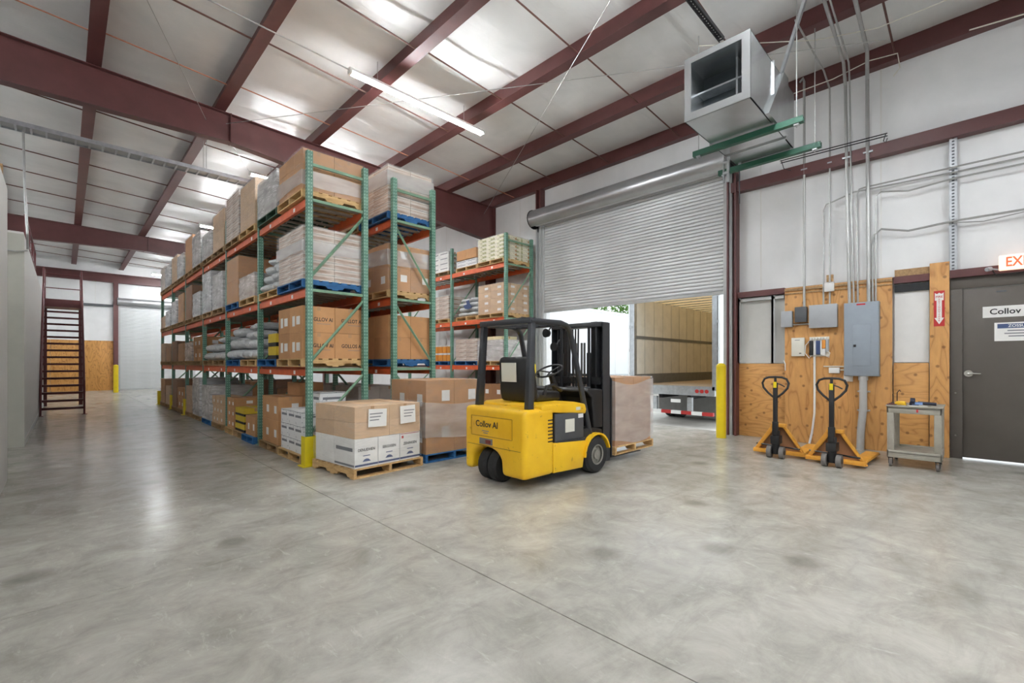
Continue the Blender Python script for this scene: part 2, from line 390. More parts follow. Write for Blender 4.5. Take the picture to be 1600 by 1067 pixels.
# roof: insulation between the purlins, purlins, rafters, bracing
ce = struct(MB().box(XL, XW+0.16, YF, YB+0.16, 7.25, 7.35).obj('ceiling', 'white'))
PX = [9.80, 8.0, 6.09, 4.165, 2.25, 0.37, -1.55, -3.45, -5.35, -8.0]
ROWS = [-4.6, -2.8, -1.0, 0.9, 2.75, 4.57, 6.40, 8.1, 9.75, 11.5, 12.9, 14.7, 16.5, 18.3, 20.1, 21.9, 25.5, 27.3, 29.1, 30.9]
for i in range(len(PX)-1):
    xa, xb = PX[i+1], PX[i]; nx, ny = 8, 150; m = MB(); vs = []
    for j in range(ny+1):
        y = YF+(YB-YF)*j/ny
        for k in range(nx+1):
            u = k/nx; x = xa+(xb-xa)*u
            s = math.sin(PI*u)
            z = zroof(x)-0.05*s*(0.6+0.4*math.sin(y*3.45+i*1.7))-0.018*s*math.sin(y*1.3+x*2.1+i)-0.012*s*math.sin(y*7.7+i*2.0+u*3)
            vs.append((x, y, z))
    w = nx+1
    m.add(vs, [(j*w+k, j*w+k+1, (j+1)*w+k+1, (j+1)*w+k) for j in range(ny) for k in range(nx)])
    me = m.mesh('insulation_panel', 'vinyl', 60)
    link('insulation_panel', me, ce)
for x in PX[1:-1]:
    z0 = zpur(x); z1 = zroof(x)+0.02
    h = 0.10
    poly = [(x-h, z0), (x+h, z0), (x+h, z0+0.014), (x+0.006, z0+0.014), (x+0.006, z1), (x-0.006, z1), (x-0.006, z0+0.014), (x-h, z0+0.014)]
    MB().prism(poly, 'y', YF, YB).obj('purlin', 'maroon', ce, smooth=0)
for k, y in enumerate(ROWS):
    for i in range(len(PX)-1):
        xa, xb = PX[i+1], PX[i]
        r = 0.011 if 9 <= y <= 10 else 0.014
        MB().cyl((xa, y, zpur(xa)+0.10), (xb, y, zpur(xb)+0.04), r, 6).obj('bracing_rod', 'copper_rod' if 9 <= y <= 10 else 'maroon_rod', ce, smooth=0)
def rafter(y):
    pts = [(-8.0, 5.72), (-0.72, 5.90), (2.45, 6.0), (9.62, 5.32)]      # underside
    top = lambda x: zpur(x)-0.01
    for (xa, za), (xb, zb) in zip(pts[:-1], pts[1:]):
        m = MB()
        m.hexa([(xa, y-0.006, za), (xb, y-0.006, zb), (xb, y+0.006, zb), (xa, y+0.006, za), (xa, y-0.006, top(xa)), (xb, y-0.006, top(xb)), (xb, y+0.006, top(xb)), (xa, y+0.006, top(xa))])
        for z0a, z0b in ((za, zb), (top(xa)-0.014, top(xb)-0.014)):
            m.hexa([(xa, y-0.1, z0a), (xb, y-0.1, z0b), (xb, y+0.1, z0b), (xa, y+0.1, z0a), (xa, y-0.1, z0a+0.014), (xb, y-0.1, z0b+0.014), (xb, y+0.1, z0b+0.014), (xa, y+0.1, z0a+0.014)])
        m.obj('rafter', 'maroon', ce, smooth=0)
    MB().box(2.44, 2.46, y-0.1, y+0.1, 5.99, zpur(2.45)).obj('splice_plate', 'maroon', ce)
    fc = MB().box(9.57, 9.80, y-0.008, y+0.008, 0, 6.4).box(9.56, 9.58, y-0.12, y+0.12, 0, 5.4).box(9.77, 9.795, y-0.12, y+0.12, 0, 6.4).obj('frame_column', 'maroon')
    struct(fc)
for y in (-2.0, 10.8, 23.6): rafter(y)
for a, b in (((2.35, 10.68, 6.33), (8.6, 0.9, 6.20)), ((9.3, 10.68, 6.1), (4.2, 1.6, 6.38)), ((2.0, 10.66, 6.28), (-2.2, 0.6, 6.4)), ((-2.9, 10.68, 6.3), (1.9, 1.4, 6.4)),
             ((2.35, 10.95, 6.3), (8.9, 23.4, 6.2))):
    MB().cyl(a, b, 0.006, 5).obj('tie_rod', 'conduit', ce)
# back wall members
g = MB().prism([(YB-0.2, 5.85), (YB, 5.85), (YB, 6.33), (YB-0.2, 6.33), (YB-0.2, 6.28), (YB-0.05, 6.28), (YB-0.05, 5.9), (YB-0.2, 5.9)], 'x', XL, XW).obj('end_rafter', 'maroon', wb)
MB().box(XL, 2.1, YB-0.12, YB, 4.53, 4.65).obj('girt', 'darkgrey', wb)
MB().box(1.92, 2.12, YB-0.2, YB, 0, 5.85).obj('column', 'maroon', wb)
for i, (x0, x1) in enumerate(((-2.4, -0.5), (-0.49, 0.70), (0.71, 1.94))):
    MB().box(x0, x1, YB-0.03, YB, 0, 2.68).obj('plywood_sheet', 'plywood_back', wb, bevel=0.004)
for x in (-0.6, 1.2, 3.0, 4.8, 6.6): MB().box(x-0.012, x+0.012, YB-0.006, YB, 4.7 if x < 2 else 5.1, 5.85).obj('seam', 'white', wb)

# ------------------------------------------------------------------ doors
def sroot(name, loc=(0, 0, 0)):
    o = bpy.data.objects.new(name, None); C.objects.link(o); o.location = loc; o.empty_display_size = 0.2
    return struct(o)
def slat_poly(h, d, t=0.004):
    outer = [(0.016, 0.0), (0.016, h*0.12), (-d*0.55, h*0.14)]
    for k in range(1, 6):
        u = k/6; outer.append((-d*0.55-d*0.45*math.sin(PI*u), h*(0.14+0.82*u)))
    outer += [(-d*0.55, h*0.97), (0.014, h*1.0)]
    inner = [(0.019, h*1.0), (0.019, 0.0)]
    return outer+inner
d1 = sroot('door_1', (9.70, DY0, 0))
W = DY1-DY0; SH = 0.0765
sm = MB().prism(slat_poly(SH, 0.013), 'y', 0.02, W-0.02).mesh('slat', 'slat', 50)
for k in range(33): link('slat', sm, d1, (0, 0, 2.95+k*SH))
MB().box(-0.03, 0.03, 0.02, W-0.02, 2.88, 2.95).box(-0.045, -0.03, 0.02, W-0.02, 2.88, 2.90).obj('bottom_bar', 'jamb', d1, bevel=0.004)
for y0, y1 in ((-0.14, 0.03), (W-0.03, W+0.11)):
    MB().box(-0.06, 0.05, y0, y1, 0, 5.3).box(-0.075, -0.06, y0+0.02, y0+0.05, 0, 5.3).obj('guide_rail', 'jamb', d1, bevel=0.004)
hood = []
for k in range(19):
    a = 2*PI*k/18*0.78-0.62
    hood.append((-0.22+0.25*math.cos(a), 5.52+0.25*math.sin(a)))
hood += [(-0.22+0.235*math.cos(2*PI*k/18*0.78-0.62), 5.52+0.235*math.sin(2*PI*k/18*0.78-0.62)) for k in range(18, -1, -1)]
MB().prism(hood, 'y', -0.16, W+0.20).obj('hood', 'hood', d1, smooth=40)
MB().cyl((-0.22, -0.1, 5.5), (-0.22, W+0.1, 5.5), 0.19, 24).obj('curtain_roll', 'slat', d1)
for y in (-0.19, W+0.20):
    pl = [(-0.22+0.27*math.cos(2*PI*k/20), 5.52+0.27*math.sin(2*PI*k/20)) for k in range(20)]
    MB().prism(pl, 'y', y-0.006, y+0.006).box(-0.05, 0.08, y-0.006, y+0.006, 5.2, 5.7).obj('end_bracket', 'blackmetal', d1)
MB().box(-0.4, 0.02, -0.33, -0.2, 5.42, 5.66).cyl((-0.2, -0.33, 5.3), (-0.2, -0.33, 4.6), 0.012).obj('chain_hoist', 'darkgrey', d1, bevel=0.01)

# far roll-up door in the back wall
d2 = sroot('door_2', (2.15, YB-0.08, 0))
s2 = MB().prism([(b-0.02 if False else a, b) for a, b in slat_poly(0.085, 0.012)], 'x', 0.03, 3.5).mesh('slat', 'slat_back', 50)
for k in range(54): link('slat', s2, d2, (0, 0, 0.05+k*0.085))
MB().box(0.02, 3.5, -0.03, 0.03, 0.0, 0.06).obj('bottom_bar', 'jamb', d2)
MB().box(-0.05, 0.05, -0.06, 0.06, 0, 4.75).obj('guide_rail', 'jamb', d2)
MB().cyl((-0.08, -0.14, 4.84), (3.6, -0.14, 4.84), 0.2, 22).obj('hood', 'hood', d2)

# man door with frame, sign plates, lever handle
d3 = sroot('door_3', (XW, MY1, 0))
MB().box(-0.02, 0.04, -1.06, -0.04, 0.022, 2.58).obj('leaf', 'doorbrown', d3, bevel=0.004)
fr = MB().box(-0.05, 0.12, -0.045, 0.09, 0, 2.59).box(-0.05, 0.12, -1.19, -1.065, 0, 2.59).box(-0.05, 0.12, -1.19, 0.09, 2.59, 2.76)
fr.obj('frame', 'framebrown', d3, bevel=0.005)
hd = MB().cyl((-0.02, -0.11, 1.30), (-0.035, -0.11, 1.30), 0.05, 20).cyl((-0.03, -0.11, 1.30), (-0.085, -0.11, 1.30), 0.014, 10).tube([(-0.08, -0.10, 1.30), (-0.085, -0.16, 1.302), (-0.08, -0.24, 1.296)], 0.013, 10)
hd.obj('lever_handle', 'chrome', d3)
MB().box(-0.028, -0.021, -0.50, -0.40, 2.50, 2.52).obj('closer_plate', 'darkgrey', d3)
for z in (0.35, 1.0): MB().cyl((-0.05, 0.03, z), (-0.056, 0.03, z), 0.012, 8).obj('screw', 'chrome', d3)
p = tag(MB().box(-0.004, 0, -0.62, 0, 0, 0.165).obj('door_sign', 'label_white', None, (XW-0.021, -0.09, 2.13)), 'white strip sign with black lettering across the brown door', 'sign')
link('lettering', TXT[('Collov AI', 0.116, 'ink', 1)], p, (-0.0055, -0.295, 0.082), FACE_X)
p = tag(MB().box(-0.004, 0, -0.62, 0, 0, 0.27).obj('door_notice', 'label_white', None, (XW-0.021, -0.21, 1.78)), 'white notice with blue header band on the brown door', 'sign')
hb = MB().box(-0.006, -0.004, -0.59, -0.03, 0.185, 0.25).obj('header_band', 'ink_blue', p)
link('lettering', TXT[('ZOSSULWUES', 0.055, 'white', 1)], hb, (-0.0072, -0.31, 0.218), FACE_X)
for z, y0, y1 in ((0.15, -0.45, -0.13), (0.11, -0.5, -0.10), (0.07, -0.45, -0.14)):
    MB().box(-0.0055, -0.004, y0, y1, z-0.008, z+0.008).obj('print_line', 'ink_grey', p)

# ------------------------------------------------------------------ boards and fittings on the right-hand wall
PLX = XW-0.022
def sheet(y0, y1, z0, z1, m='plywood', x=XW, t=0.022):
    return MB().box(x-t, x, y0, y1, z0, z1).obj('plywood_sheet', m, wr, bevel=0.003)
sheet(2.51, 3.36, 0.0, 1.45, 'plywood_side')
sheet(0.94, 2.50, 0.0, 2.86, 'plywood', XW-0.11, 0.022)
sheet(0.50, 0.93, 0.0, 1.46, 'plywood_side', XW-0.05)
sheet(0.265, 0.49, 0.0, 3.02, 'plywood', XW-0.085, 0.03)
MB().box(XW-0.16, XW-0.11, 0.94, 2.50, 2.80, 2.84).obj('ledge_strip', 'oldwood', wr); MB().box(XW-0.15, XW-0.11, 0.94, 2.50, 2.74, 2.765).obj('ledge_strip', 'oldwood', wr)
MB().box(XW-0.11, XW, 0.94, 2.50, 2.84, 2.87).obj('ledge_strip', 'oldwood', wr)
MB().box(XW-0.03, XW, 0.50, 0.92, 2.88, 2.99).obj('wood_blocking', 'oldwood', wr); MB().box(XW-0.15, XW-0.12, 1.74, 1.84, 2.90, 3.02).obj('wood_blocking', 'oldwood', wr)
# framed white bay beside the jamb
MB().box(XW-0.012, XW, 2.52, 3.34, 1.46, 2.74).obj('white_lining', 'partition', wr)
for y in (3.34, 2.72):
    MB().box(XW-0.10, XW-0.012, y-0.02, y+0.02, 1.46, 2.76).box(XW-0.10, XW-0.095, y-0.045, y+0.02, 1.46, 2.76).obj('metal_stud', 'jamb', wr)
MB().box(XW-0.10, XW-0.012, 2.52, 3.34, 2.69, 2.74).obj('metal_stud', 'jamb', wr)
MB().box(XW-0.03, XW, 0.50, 0.92, 1.47, 2.62).obj('white_lining', 'white', wr)
MB().box(XW-0.07, XW-0.03, 0.50, 0.92, 2.62, 2.74).obj('painted_shadow_gap', 'blackmetal', wr)  # solid dark strip, the shade of the gap put into its colour
# perforated wall channel
ch = MB().box(XW-0.10, XW-0.085, 0.185, 0.265, 2.80, 5.06).box(XW-0.10, XW-0.06, 0.18, 0.188, 2.80, 5.06).box(XW-0.10, XW-0.06, 0.262, 0.27, 2.80, 5.06)
for k in range(44): ch.box(XW-0.102, XW-0.1, 0.21, 0.24, 2.84+k*0.05, 2.865+k*0.05, 1)
tag(ch.obj('perforated_channel', ['galvanised', 'darkgrey']), 'upright perforated steel channel on the white wall above the brown door', 'channel')

def conduit(pts, r, label, m='conduit', name='conduit', cat='conduit', clamps=()):
    base = Vector(pts[-1])
    o = MB().tube([Vector(q)-base for q in pts], r, 8).obj(name, m, None, base)
    tag(o, label, cat)
    for q in clamps:
        qq = Vector(q)-base; MB().box(qq.x-0.02, qq.x+0.05, qq.y-r*2.4, qq.y+r*2.4, qq.z-0.012, qq.z+0.012).obj('pipe_clamp', 'galvanised', o)
    return o
CX = XW-0.15
conduit([(CX, 2.25, 6.62), (CX, 2.20, 6.68), (CX-0.01, 2.18, 6.60), (CX, 2.18, 5.2), (CX, 2.18, 2.45)], 0.021, 'thick grey conduit with hooked top dropping to the small dark switch box', clamps=[(CX, 2.18, 5.0)])
conduit([(7.6, 1.83, 6.46), (9.2, 1.79, 6.42), (CX, 1.79, 6.30), (CX, 1.79, 4.4), (CX, 1.79, 2.5)], 0.014, 'thin conduit from the roof down to the wide grey junction box', clamps=[(CX, 1.79, 5.0)])
conduit([(6.3, 1.40, 6.44), (9.1, 1.50, 6.38), (CX-0.03, 1.56, 6.25), (CX-0.03, 1.53, 4.0), (CX-0.03, 1.50, 2.46)], 0.024, 'stouter conduit of the close pair rising from the breaker panel', clamps=[(CX-0.03, 1.545, 5.0)])
conduit([(6.3, 1.34, 6.44), (9.15, 1.44, 6.38), (CX-0.03, 1.50, 6.22), (CX-0.03, 1.475, 4.0), (CX-0.03, 1.44, 2.46)], 0.013, 'thinner conduit of the close pair rising from the breaker panel')
conduit([(6.5, 1.10, 6.43), (9.0, 1.18, 6.38), (CX-0.03, 1.26, 6.22), (CX-0.03, 1.25, 4.0), (CX-0.03, 1.24, 2.46)], 0.027, 'thickest conduit rising straight from the breaker panel to the roof', clamps=[(CX-0.03, 1.25, 5.0)])
conduit([(CX, -3.5, 4.36), (CX, 0.2, 4.36), (CX, 1.45, 4.39), (CX, 1.75, 4.30), (CX, 1.84, 4.28), (CX, 1.88, 4.18), (CX, 1.885, 2.5)], 0.014, 'conduit run bending down to the white switch box above the wide junction box')
conduit([(CX, -3.5, 4.46), (CX, 0.2, 4.44), (CX, 1.30, 4.43), (CX, 1.37, 4.42), (CX, 1.41, 4.33), (CX, 1.39, 2.46)], 0.014, 'topmost level conduit run bending down into the breaker panel')
conduit([(CX, -3.5, 4.28), (CX, 0.2, 4.27), (CX, 0.74, 4.22), (CX, 1.08, 4.30), (CX, 1.15, 4.24), (CX, 1.15, 2.46)], 0.014, 'lowest of three level conduits turning down at the far edge of the panel')
conduit([(CX, -3.5, 3.64), (CX, 0.22, 3.62), (CX, 0.74, 3.58), (CX, 1.08, 3.68), (CX, 1.17, 3.60), (CX, 1.20, 3.42), (CX, 1.19, 2.46)], 0.017, 'sagging armoured cable run crossing the wall well below the three conduits')
conduit([(CX-0.02, -3.0, 3.56), (CX-0.02, -0.6, 3.60), (CX-0.02, -0.1, 3.54), (CX-0.02, 0.22, 3.59)], 0.009, 'thin slack wire beneath the armoured cable run')
o = MB().cyl((0, 2.52, 5.20), (0, 0.98, 5.16), 0.009, 6).cyl((0.03, 2.52, 5.17), (0.03, 0.98, 5.13), 0.009, 6).tube([(0, 1.0, 5.16), (0, 1.03, 5.05), (0, 1.0, 5.02), (0, 0.98, 5.08)], 0.007, 6).tube([(0, 2.5, 5.2), (0, 2.46, 5.04), (0, 2.34, 4.97)], 0.006, 6)
tag(o.obj('threaded_rod_pair', 'blackmetal', None, (9.45, 0, 0)), 'pair of dark hooked rods in front of the upper red girt', 'rod')
def wire(pts, r, label, m='offwhite'):
    return tag(MB().tube(pts, r, 6).obj('wire', m), label, 'wire')
wire([(9.35, 3.1, 6.42), (9.4, 2.4, 6.33), (9.4, 1.7, 6.33), (9.42, 1.2, 6.42), (9.4, 0.85, 6.36), (9.4, 0.82, 6.12), (9.4, 0.9, 6.02)], 0.008, 'white wire drooping past the conduits with a hooked loose end')
wire([(9.5, 0.05, 6.36), (9.5, -0.5, 6.30), (9.55, -1.0, 6.40), (9.55, -2.2, 6.5)], 0.010, 'pale wire running under the eave beam above the exit sign')
wire([(7.0, 3.0, 6.37), (8.2, 1.7, 6.40), (8.5, 1.0, 6.37), (8.6, 0.3, 6.42), (8.5, -0.6, 6.45)], 0.007, 'thin pale wire strung below the roof near the metal duct')

# electrical boxes
ep = thing('breaker_panel', 'tall blue-grey breaker panel on the plywood backboard', 'electrical panel', (XW-0.132, 1.33, 1.24))
MB().box(-0.15, 0, -0.235, 0.235, 0, 1.24).obj('cabinet', 'greypanel', ep, bevel=0.006)
MB().box(-0.158, -0.15, -0.225, 0.225, 0.01, 1.23).obj('cover', 'greypanel', ep, bevel=0.003)
dr = MB().box(-0.166, -0.158, -0.13, 0.11, 0.17, 0.86).obj('panel_door', 'greypanel', ep, bevel=0.003)
MB().box(-0.172, -0.166, 0.065, 0.10, 0.49, 0.53).obj('latch', 'black', dr, bevel=0.002)
MB().box(-0.160, -0.158, -0.06, 0.06, 1.19, 1.215).obj('warning_sticker', 'signred', ep)
pp = thing('conduit_pipe', 'fat grey plastic pipe dropping from the breaker panel to the floor', 'pipe', (XW-0.21, 1.31, 0))
MB().tube([(0, 0.04, 0), (0, 0.03, 0.35), (0, 0, 0.7), (0, 0, 1.24)], 0.055, 16).obj('pipe_body', 'pvc', pp)
for z, y in ((0.98, 0), (0.66, 0.002)):
    MB().cyl((0, y, z-0.012), (0, y, z+0.012), 0.066, 16).box(0.03, 0.078, y-0.085, y+0.085, z-0.012, z+0.012).obj('pipe_strap', 'pvc', pp)
MB().cyl((0, 0, 1.17), (0, 0, 1.24), 0.068, 16).obj('coupling', 'pvc', pp)
def ebox(name, label, y0, y1, z0, z1, d, m, x=XW-0.132):
    t = thing(name, label, 'electrical box', (x, (y0+y1)/2, z0)); w = (y1-y0)/2; h = z1-z0
    MB().box(-d, 0, -w, w, 0, h).obj('box_body', m, t, bevel=0.005)
    MB().box(-d-0.008, -d, -w-0.004, w+0.004, -0.004, h+0.004).obj('box_cover', m, t, bevel=0.003)
    return t
ebox('junction_box', 'small light grey box at the far edge of the plywood backboard', 2.36, 2.53, 2.13, 2.42, 0.10, 'greybox')
ebox('switch_box', 'small dark grey switch box between two pale grey boxes', 2.13, 2.31, 2.21, 2.48, 0.09, 'darkgrey')
ebox('junction_box', 'wide pale grey junction box beside the breaker panel', 1.67, 2.08, 2.09, 2.49, 0.12, 'greybox')
t = ebox('timer_box', 'cream control box below the small dark switch box', 2.17, 2.37, 1.59, 1.92, 0.06, 'offwhite')
MB().box(-0.070, -0.068, -0.03, 0.05, 0.285, 0.295).obj('print_line', 'ink_grey', t); MB().box(-0.070, -0.068, -0.055, -0.02, 0.04, 0.055).obj('print_line', 'ink', t)
ebox('switch_box', 'white switch box at the top of the backboard', 1.72, 1.85, 2.72, 2.86, 0.08, 'white', XW-0.16)
o = MB().tube([(0, 2.42, 2.17), (0, 2.1, 2.17)], 0.014, 8).obj('conduit', 'conduit', None, (XW-0.16, 0, 0)); tag(o, 'short level conduit linking the row of small boxes', 'conduit')
pb = thing('phone_block', 'wiring block with black blue and orange strips beside the cream box', 'terminal block', (XW-0.132, 1.95, 1.58))
MB().box(-0.015, 0, -0.15, 0.15, 0, 0.35).obj('back_plate', 'offwhite', pb, bevel=0.003)
for y0, y1, z0, z1, m in ((0.09, 0.145, 0.02, 0.28, 'black'), (0.045, 0.075, 0.02, 0.28, 'white'), (-0.02, 0.04, 0.03, 0.28, 'ink_blue'), (-0.045, -0.025, 0.03, 0.28, 'white'), (-0.10, -0.05, 0.14, 0.29, 'orange_cable'), (-0.10, -0.05, 0.02, 0.13, 'white'), (-0.148, -0.105, 0.08, 0.30, 'greybox')):
    MB().box(-0.06, -0.015, y0, y1, z0, z1).obj('terminal_strip', m, pb, bevel=0.004)
for k in range(6): MB().box(-0.05, -0.015, 0.11-k*0.045, 0.135-k*0.045, 0.30, 0.335).obj('connector', 'white', pb, bevel=0.003)
MB().tube([(-0.04, 0.13, 0.3), (-0.06, 0.20, 0.2), (-0.05, 0.21, 0.06), (-0.04, 0.15, -0.03), (-0.04, 0.10, 0.03)], 0.008, 6).obj('cable', 'white', pb)
MB().tube([(-0.04, -0.1, 0.12), (-0.06, -0.17, 0.06), (-0.04, -0.15, -0.02), (-0.05, -0.10, 0.01)], 0.006, 6).obj('cable', 'white', pb)
conduit([(XW-0.15, 2.02, 1.58), (XW-0.15, 2.02, 0.9), (XW-0.155, 2.02, 0.55), (XW-0.15, 2.06, 0.2), (XW-0.15, 2.10, 0.0)], 0.018, 'white plastic trunking dropping from the wiring block to the floor', 'white', 'cable_trunking')
o = thing('outlet_box', 'white outlet box and cover plate under the wiring block', 'outlet', (XW-0.132, 1.66, 1.22))
MB().box(-0.06, 0, -0.02, 0.14, 0.06, 0.16).obj('box_body', 'white', o, bevel=0.01); MB().cyl((-0.05, -0.14, 0.0), (-0.02, -0.14, 0.0), 0.055, 16).obj('receptacle', 'white', o)
MB().box(-0.02, 0, -0.2, -0.07, -0.08, 0.08).obj('cover_plate', 'white', o, bevel=0.004)
MB().cyl((-0.03, 0.22, 0.18), (-0.03, -0.3, 0.18), 0.010, 8).cyl((-0.03, -0.02, 0.12), (-0.03, -0.3, 0.12), 0.010, 8).obj('feed_tube', 'offwhite', o)
o = MB().tube([(0, 0, 0), (-0.01, 0, 0.13), (-0.01, 0.015, 0.17), (0, 0.03, 0.18)], 0.009, 6).obj('hanging_hook', 'white', None, (XW-0.14, 2.49, 1.32)); tag(o, 'small white hook at the seam above the first pallet jack', 'hook')
# small dark knot plate
# fire extinguisher arrow sign
fs = thing('fire_sign', 'red fire extinguisher sign with a white downward arrow', 'sign', (XW-0.1155, 0.38, 2.03))
MB().box(-0.003, 0, -0.062, 0.062, 0, 0.55).obj('plate', 'signred', fs)
ar = [(-0.03, 0.13), (-0.03, 0.40), (-0.05, 0.40), (-0.05, 0.52), (-0.025, 0.50), (0.0, 0.52), (0.025, 0.50), (0.05, 0.52), (0.05, 0.40), (0.03, 0.40), (0.03, 0.13), (0.055, 0.13), (0.0, 0.03), (-0.055, 0.13)]
aw = MB().prism(ar, 'x', -0.005, -0.003).obj('arrow', 'label_white', fs)
link('lettering', TXT[('FIRE', 0.045, 'signred', 1)], aw, (-0.0058, 0, 0.455), FACE_X)
link('lettering', TXT[('E\nX\nT\nI\nN\nG\nU\nI\nS\nH\nE\nR', 0.03, 'signred', 1)], aw, (-0.0058, 0, 0.25), FACE_X, )
# exit sign
ex = thing('exit_sign', 'lit exit sign with red letters above the brown door', 'exit sign', (XW-0.122, -0.25, 2.79))
MB().box(-0.07, 0, -0.42, 0, 0, 0.215).obj('housing', 'exitglow', ex, bevel=0.015, bseg=3)
link('lettering', TXT[('EXIT', 0.19, 'exitred', 0.72)], ex, (-0.0715, -0.205, 0.108), FACE_X)
MB().cyl((-0.05, 0.08, 0.04), (-0.10, 0.12, 0.03), 0.03, 12).cyl((-0.03, 0, 0.02), (-0.05, 0.09, 0.04), 0.012, 8).obj('emergency_lamp', 'greybox', ex)
o = MB().tube([(0, 0.06, 0.02), (0, 0.03, -0.05), (0, -0.2, -0.045), (0, -0.6, -0.04)], 0.008, 6).obj('wire', 'black', None, (XW-0.135, -0.25, 2.79)); tag(o, 'dark wire trailing along the top of the brown door frame', 'wire')

# ------------------------------------------------------------------ partition, mezzanine, stair
p1 = struct(MB().box(-4.5, -0.5, YF, 8.42, 0, 3.62).obj('wall_partition_near', 'partition'))
p2 = struct(MB().box(-4.5, -0.5, 11.62, 26.0, 0, 3.74).obj('wall_partition_far', 'partition'))
struct(MB().box(-4.5, -4.35, 8.42, 11.62, 0, 3.62).obj('wall_recess', 'partition'))
MB().box(-0.515, -0.488, 11.62, 26, 0, 0.10).obj('base_strip', 'partition', p2)
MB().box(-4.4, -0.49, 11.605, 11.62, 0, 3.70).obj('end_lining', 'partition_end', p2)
o = thing('guard_rail', 'maroon guard rail along the top of the partition', 'railing', (-0.62, 15.0, 3.74))
for y in (0.0, 1.6, 3.2, 4.8): MB().box(-0.022, 0.022, y-0.022, y+0.022, 0, 1.07).obj('post', 'stair_maroon', o)
for z in (1.05, 0.55): MB().box(-0.02, 0.02, 0, 4.8, z-0.02, z+0.02).obj('rail', 'stair_maroon', o)
o = thing('timber_stud', 'upright raw timber studs and board on top of the partition', 'timber', (-0.8, 11.75, 3.74))
MB().box(-0.05, 0.05, -0.02, 0.07, 0, 1.15).obj('stud', 'oldwood', o, bevel=0.004); MB().box(-0.34, -0.28, 0, 0.09, 0, 0.8).obj('stud', 'oldwood', o, bevel=0.004); MB().box(-0.5, -0.05, 0.05, 0.08, 0, 0.72).obj('board', 'darkgrey', o)
conduit([(-0.52, 12.3, 5.80), (-0.52, 12.0, 5.6), (-0.5, 11.9, 4.6), (-0.46, 11.75, 3.74), (-0.46, 11.9, 3.5)], 0.018, 'conduit dropping from the cable tray to the partition top')
conduit([(-1.6, 11.5, 3.42), (-0.6, 11.55, 3.38), (-0.45, 11.58, 3.42)], 0.012, 'short conduit along the top edge of the partition end')
ct = thing('cable_tray', 'long pale cable tray hung below the roof between the rafters', 'cable tray', (0, 12.35, 5.78))
MB().box(-7.5, 3.3, -0.17, -0.16, 0, 0.08).obj('side_rail', 'galvanised', ct); MB().box(-7.5, 3.3, 0.16, 0.17, 0, 0.08).obj('side_rail', 'galvanised', ct)
for k in range(54): MB().box(-7.45+k*0.2, -7.42+k*0.2, -0.16, 0.16, 0, 0.02).obj('rung', 'galvanised', ct)
for y in (-0.13, -0.09, -0.05, -0.01, 0.03, 0.07, 0.12): MB().cyl((-7.5, y, 0.035), (3.3, y, 0.035), 0.014, 6).obj('cable', 'conduit', ct)
for x in (-5.2, -1.4, 2.3): MB().cyl((x, -0.165, 0.02), (x, -0.165, 0.85), 0.005, 5).cyl((x, 0.165, 0.02), (x, 0.165, 0.85), 0.005, 5).obj('hanger_rod', 'conduit', ct)

st = thing('steel_stair', 'steep open maroon steel stair rising beside the pale partition', 'stair', (-0.02, 17.9, 0))
SW, SH_, SR, NT = 0.44, 3.55, 3.0, 17
ang = math.atan2(SH_, SR)
for s in (-1, 1):
    x0, x1 = (s*SW-0.02, s*SW+0.02)
    MB().hexa([(x0, 0, 0), (x1, 0, 0), (x1, 0.30, 0), (x0, 0.30, 0), (x0, SR, SH_), (x1, SR, SH_), (x1, SR+0.30, SH_), (x0, SR+0.30, SH_)]).obj('stringer', 'stair_maroon', st)
    MB().tube([(s*SW, 0.02, 0), (s*SW, 0.02, 0.95), (s*SW, SR+0.1, SH_+0.98), (s*SW, SR+1.3, SH_+0.98), (s*SW, SR+1.3, SH_)], 0.022, 8).obj('handrail', 'stair_maroon', st)
    MB().tube([(s*SW, 0.02, 0.5), (s*SW, SR+0.1, SH_+0.5), (s*SW, SR+1.3, SH_+0.5)], 0.016, 8).obj('mid_rail', 'stair_maroon', st)
    MB().tube([(s*SW, SR*0.5, SH_*0.5), (s*SW, SR*0.5, SH_*0.5+0.97)], 0.018, 8).obj('rail_post', 'stair_maroon', st)
    MB().box(s*SW-0.06, s*SW+0.06, -0.06, 0.1, 0, 0.015).obj('foot_plate', 'stair_maroon', st)
tm = MB().box(-SW+0.02, SW-0.02, 0, 0.24, -0.035, 0).box(-SW+0.02, SW-0.02, 0, 0.02, -0.06, 0).mesh('tread', 'stair_maroon', 0)
for k in range(1, NT): link('tread', tm, st, (0, SR*k/NT, SH_*k/NT))
MB().box(-SW-0.05, SW+0.05, SR+0.05, SR+1.35, SH_-0.22, SH_).obj('landing', 'stair_maroon', st)
MB().cyl((-SW, SR+1.3, SH_+0.98), (SW, SR+1.3, SH_+0.98), 0.02, 8).cyl((-SW, SR+1.3, SH_+0.5), (SW, SR+1.3, SH_+0.5), 0.016, 8).obj('end_rail', 'stair_maroon', st)
for s in (-1, 1): MB().box(s*SW-0.05, s*SW+0.05, SR+1.22, SR+1.32, 0, SH_-0.2).obj('landing_leg', 'stair_maroon', st)

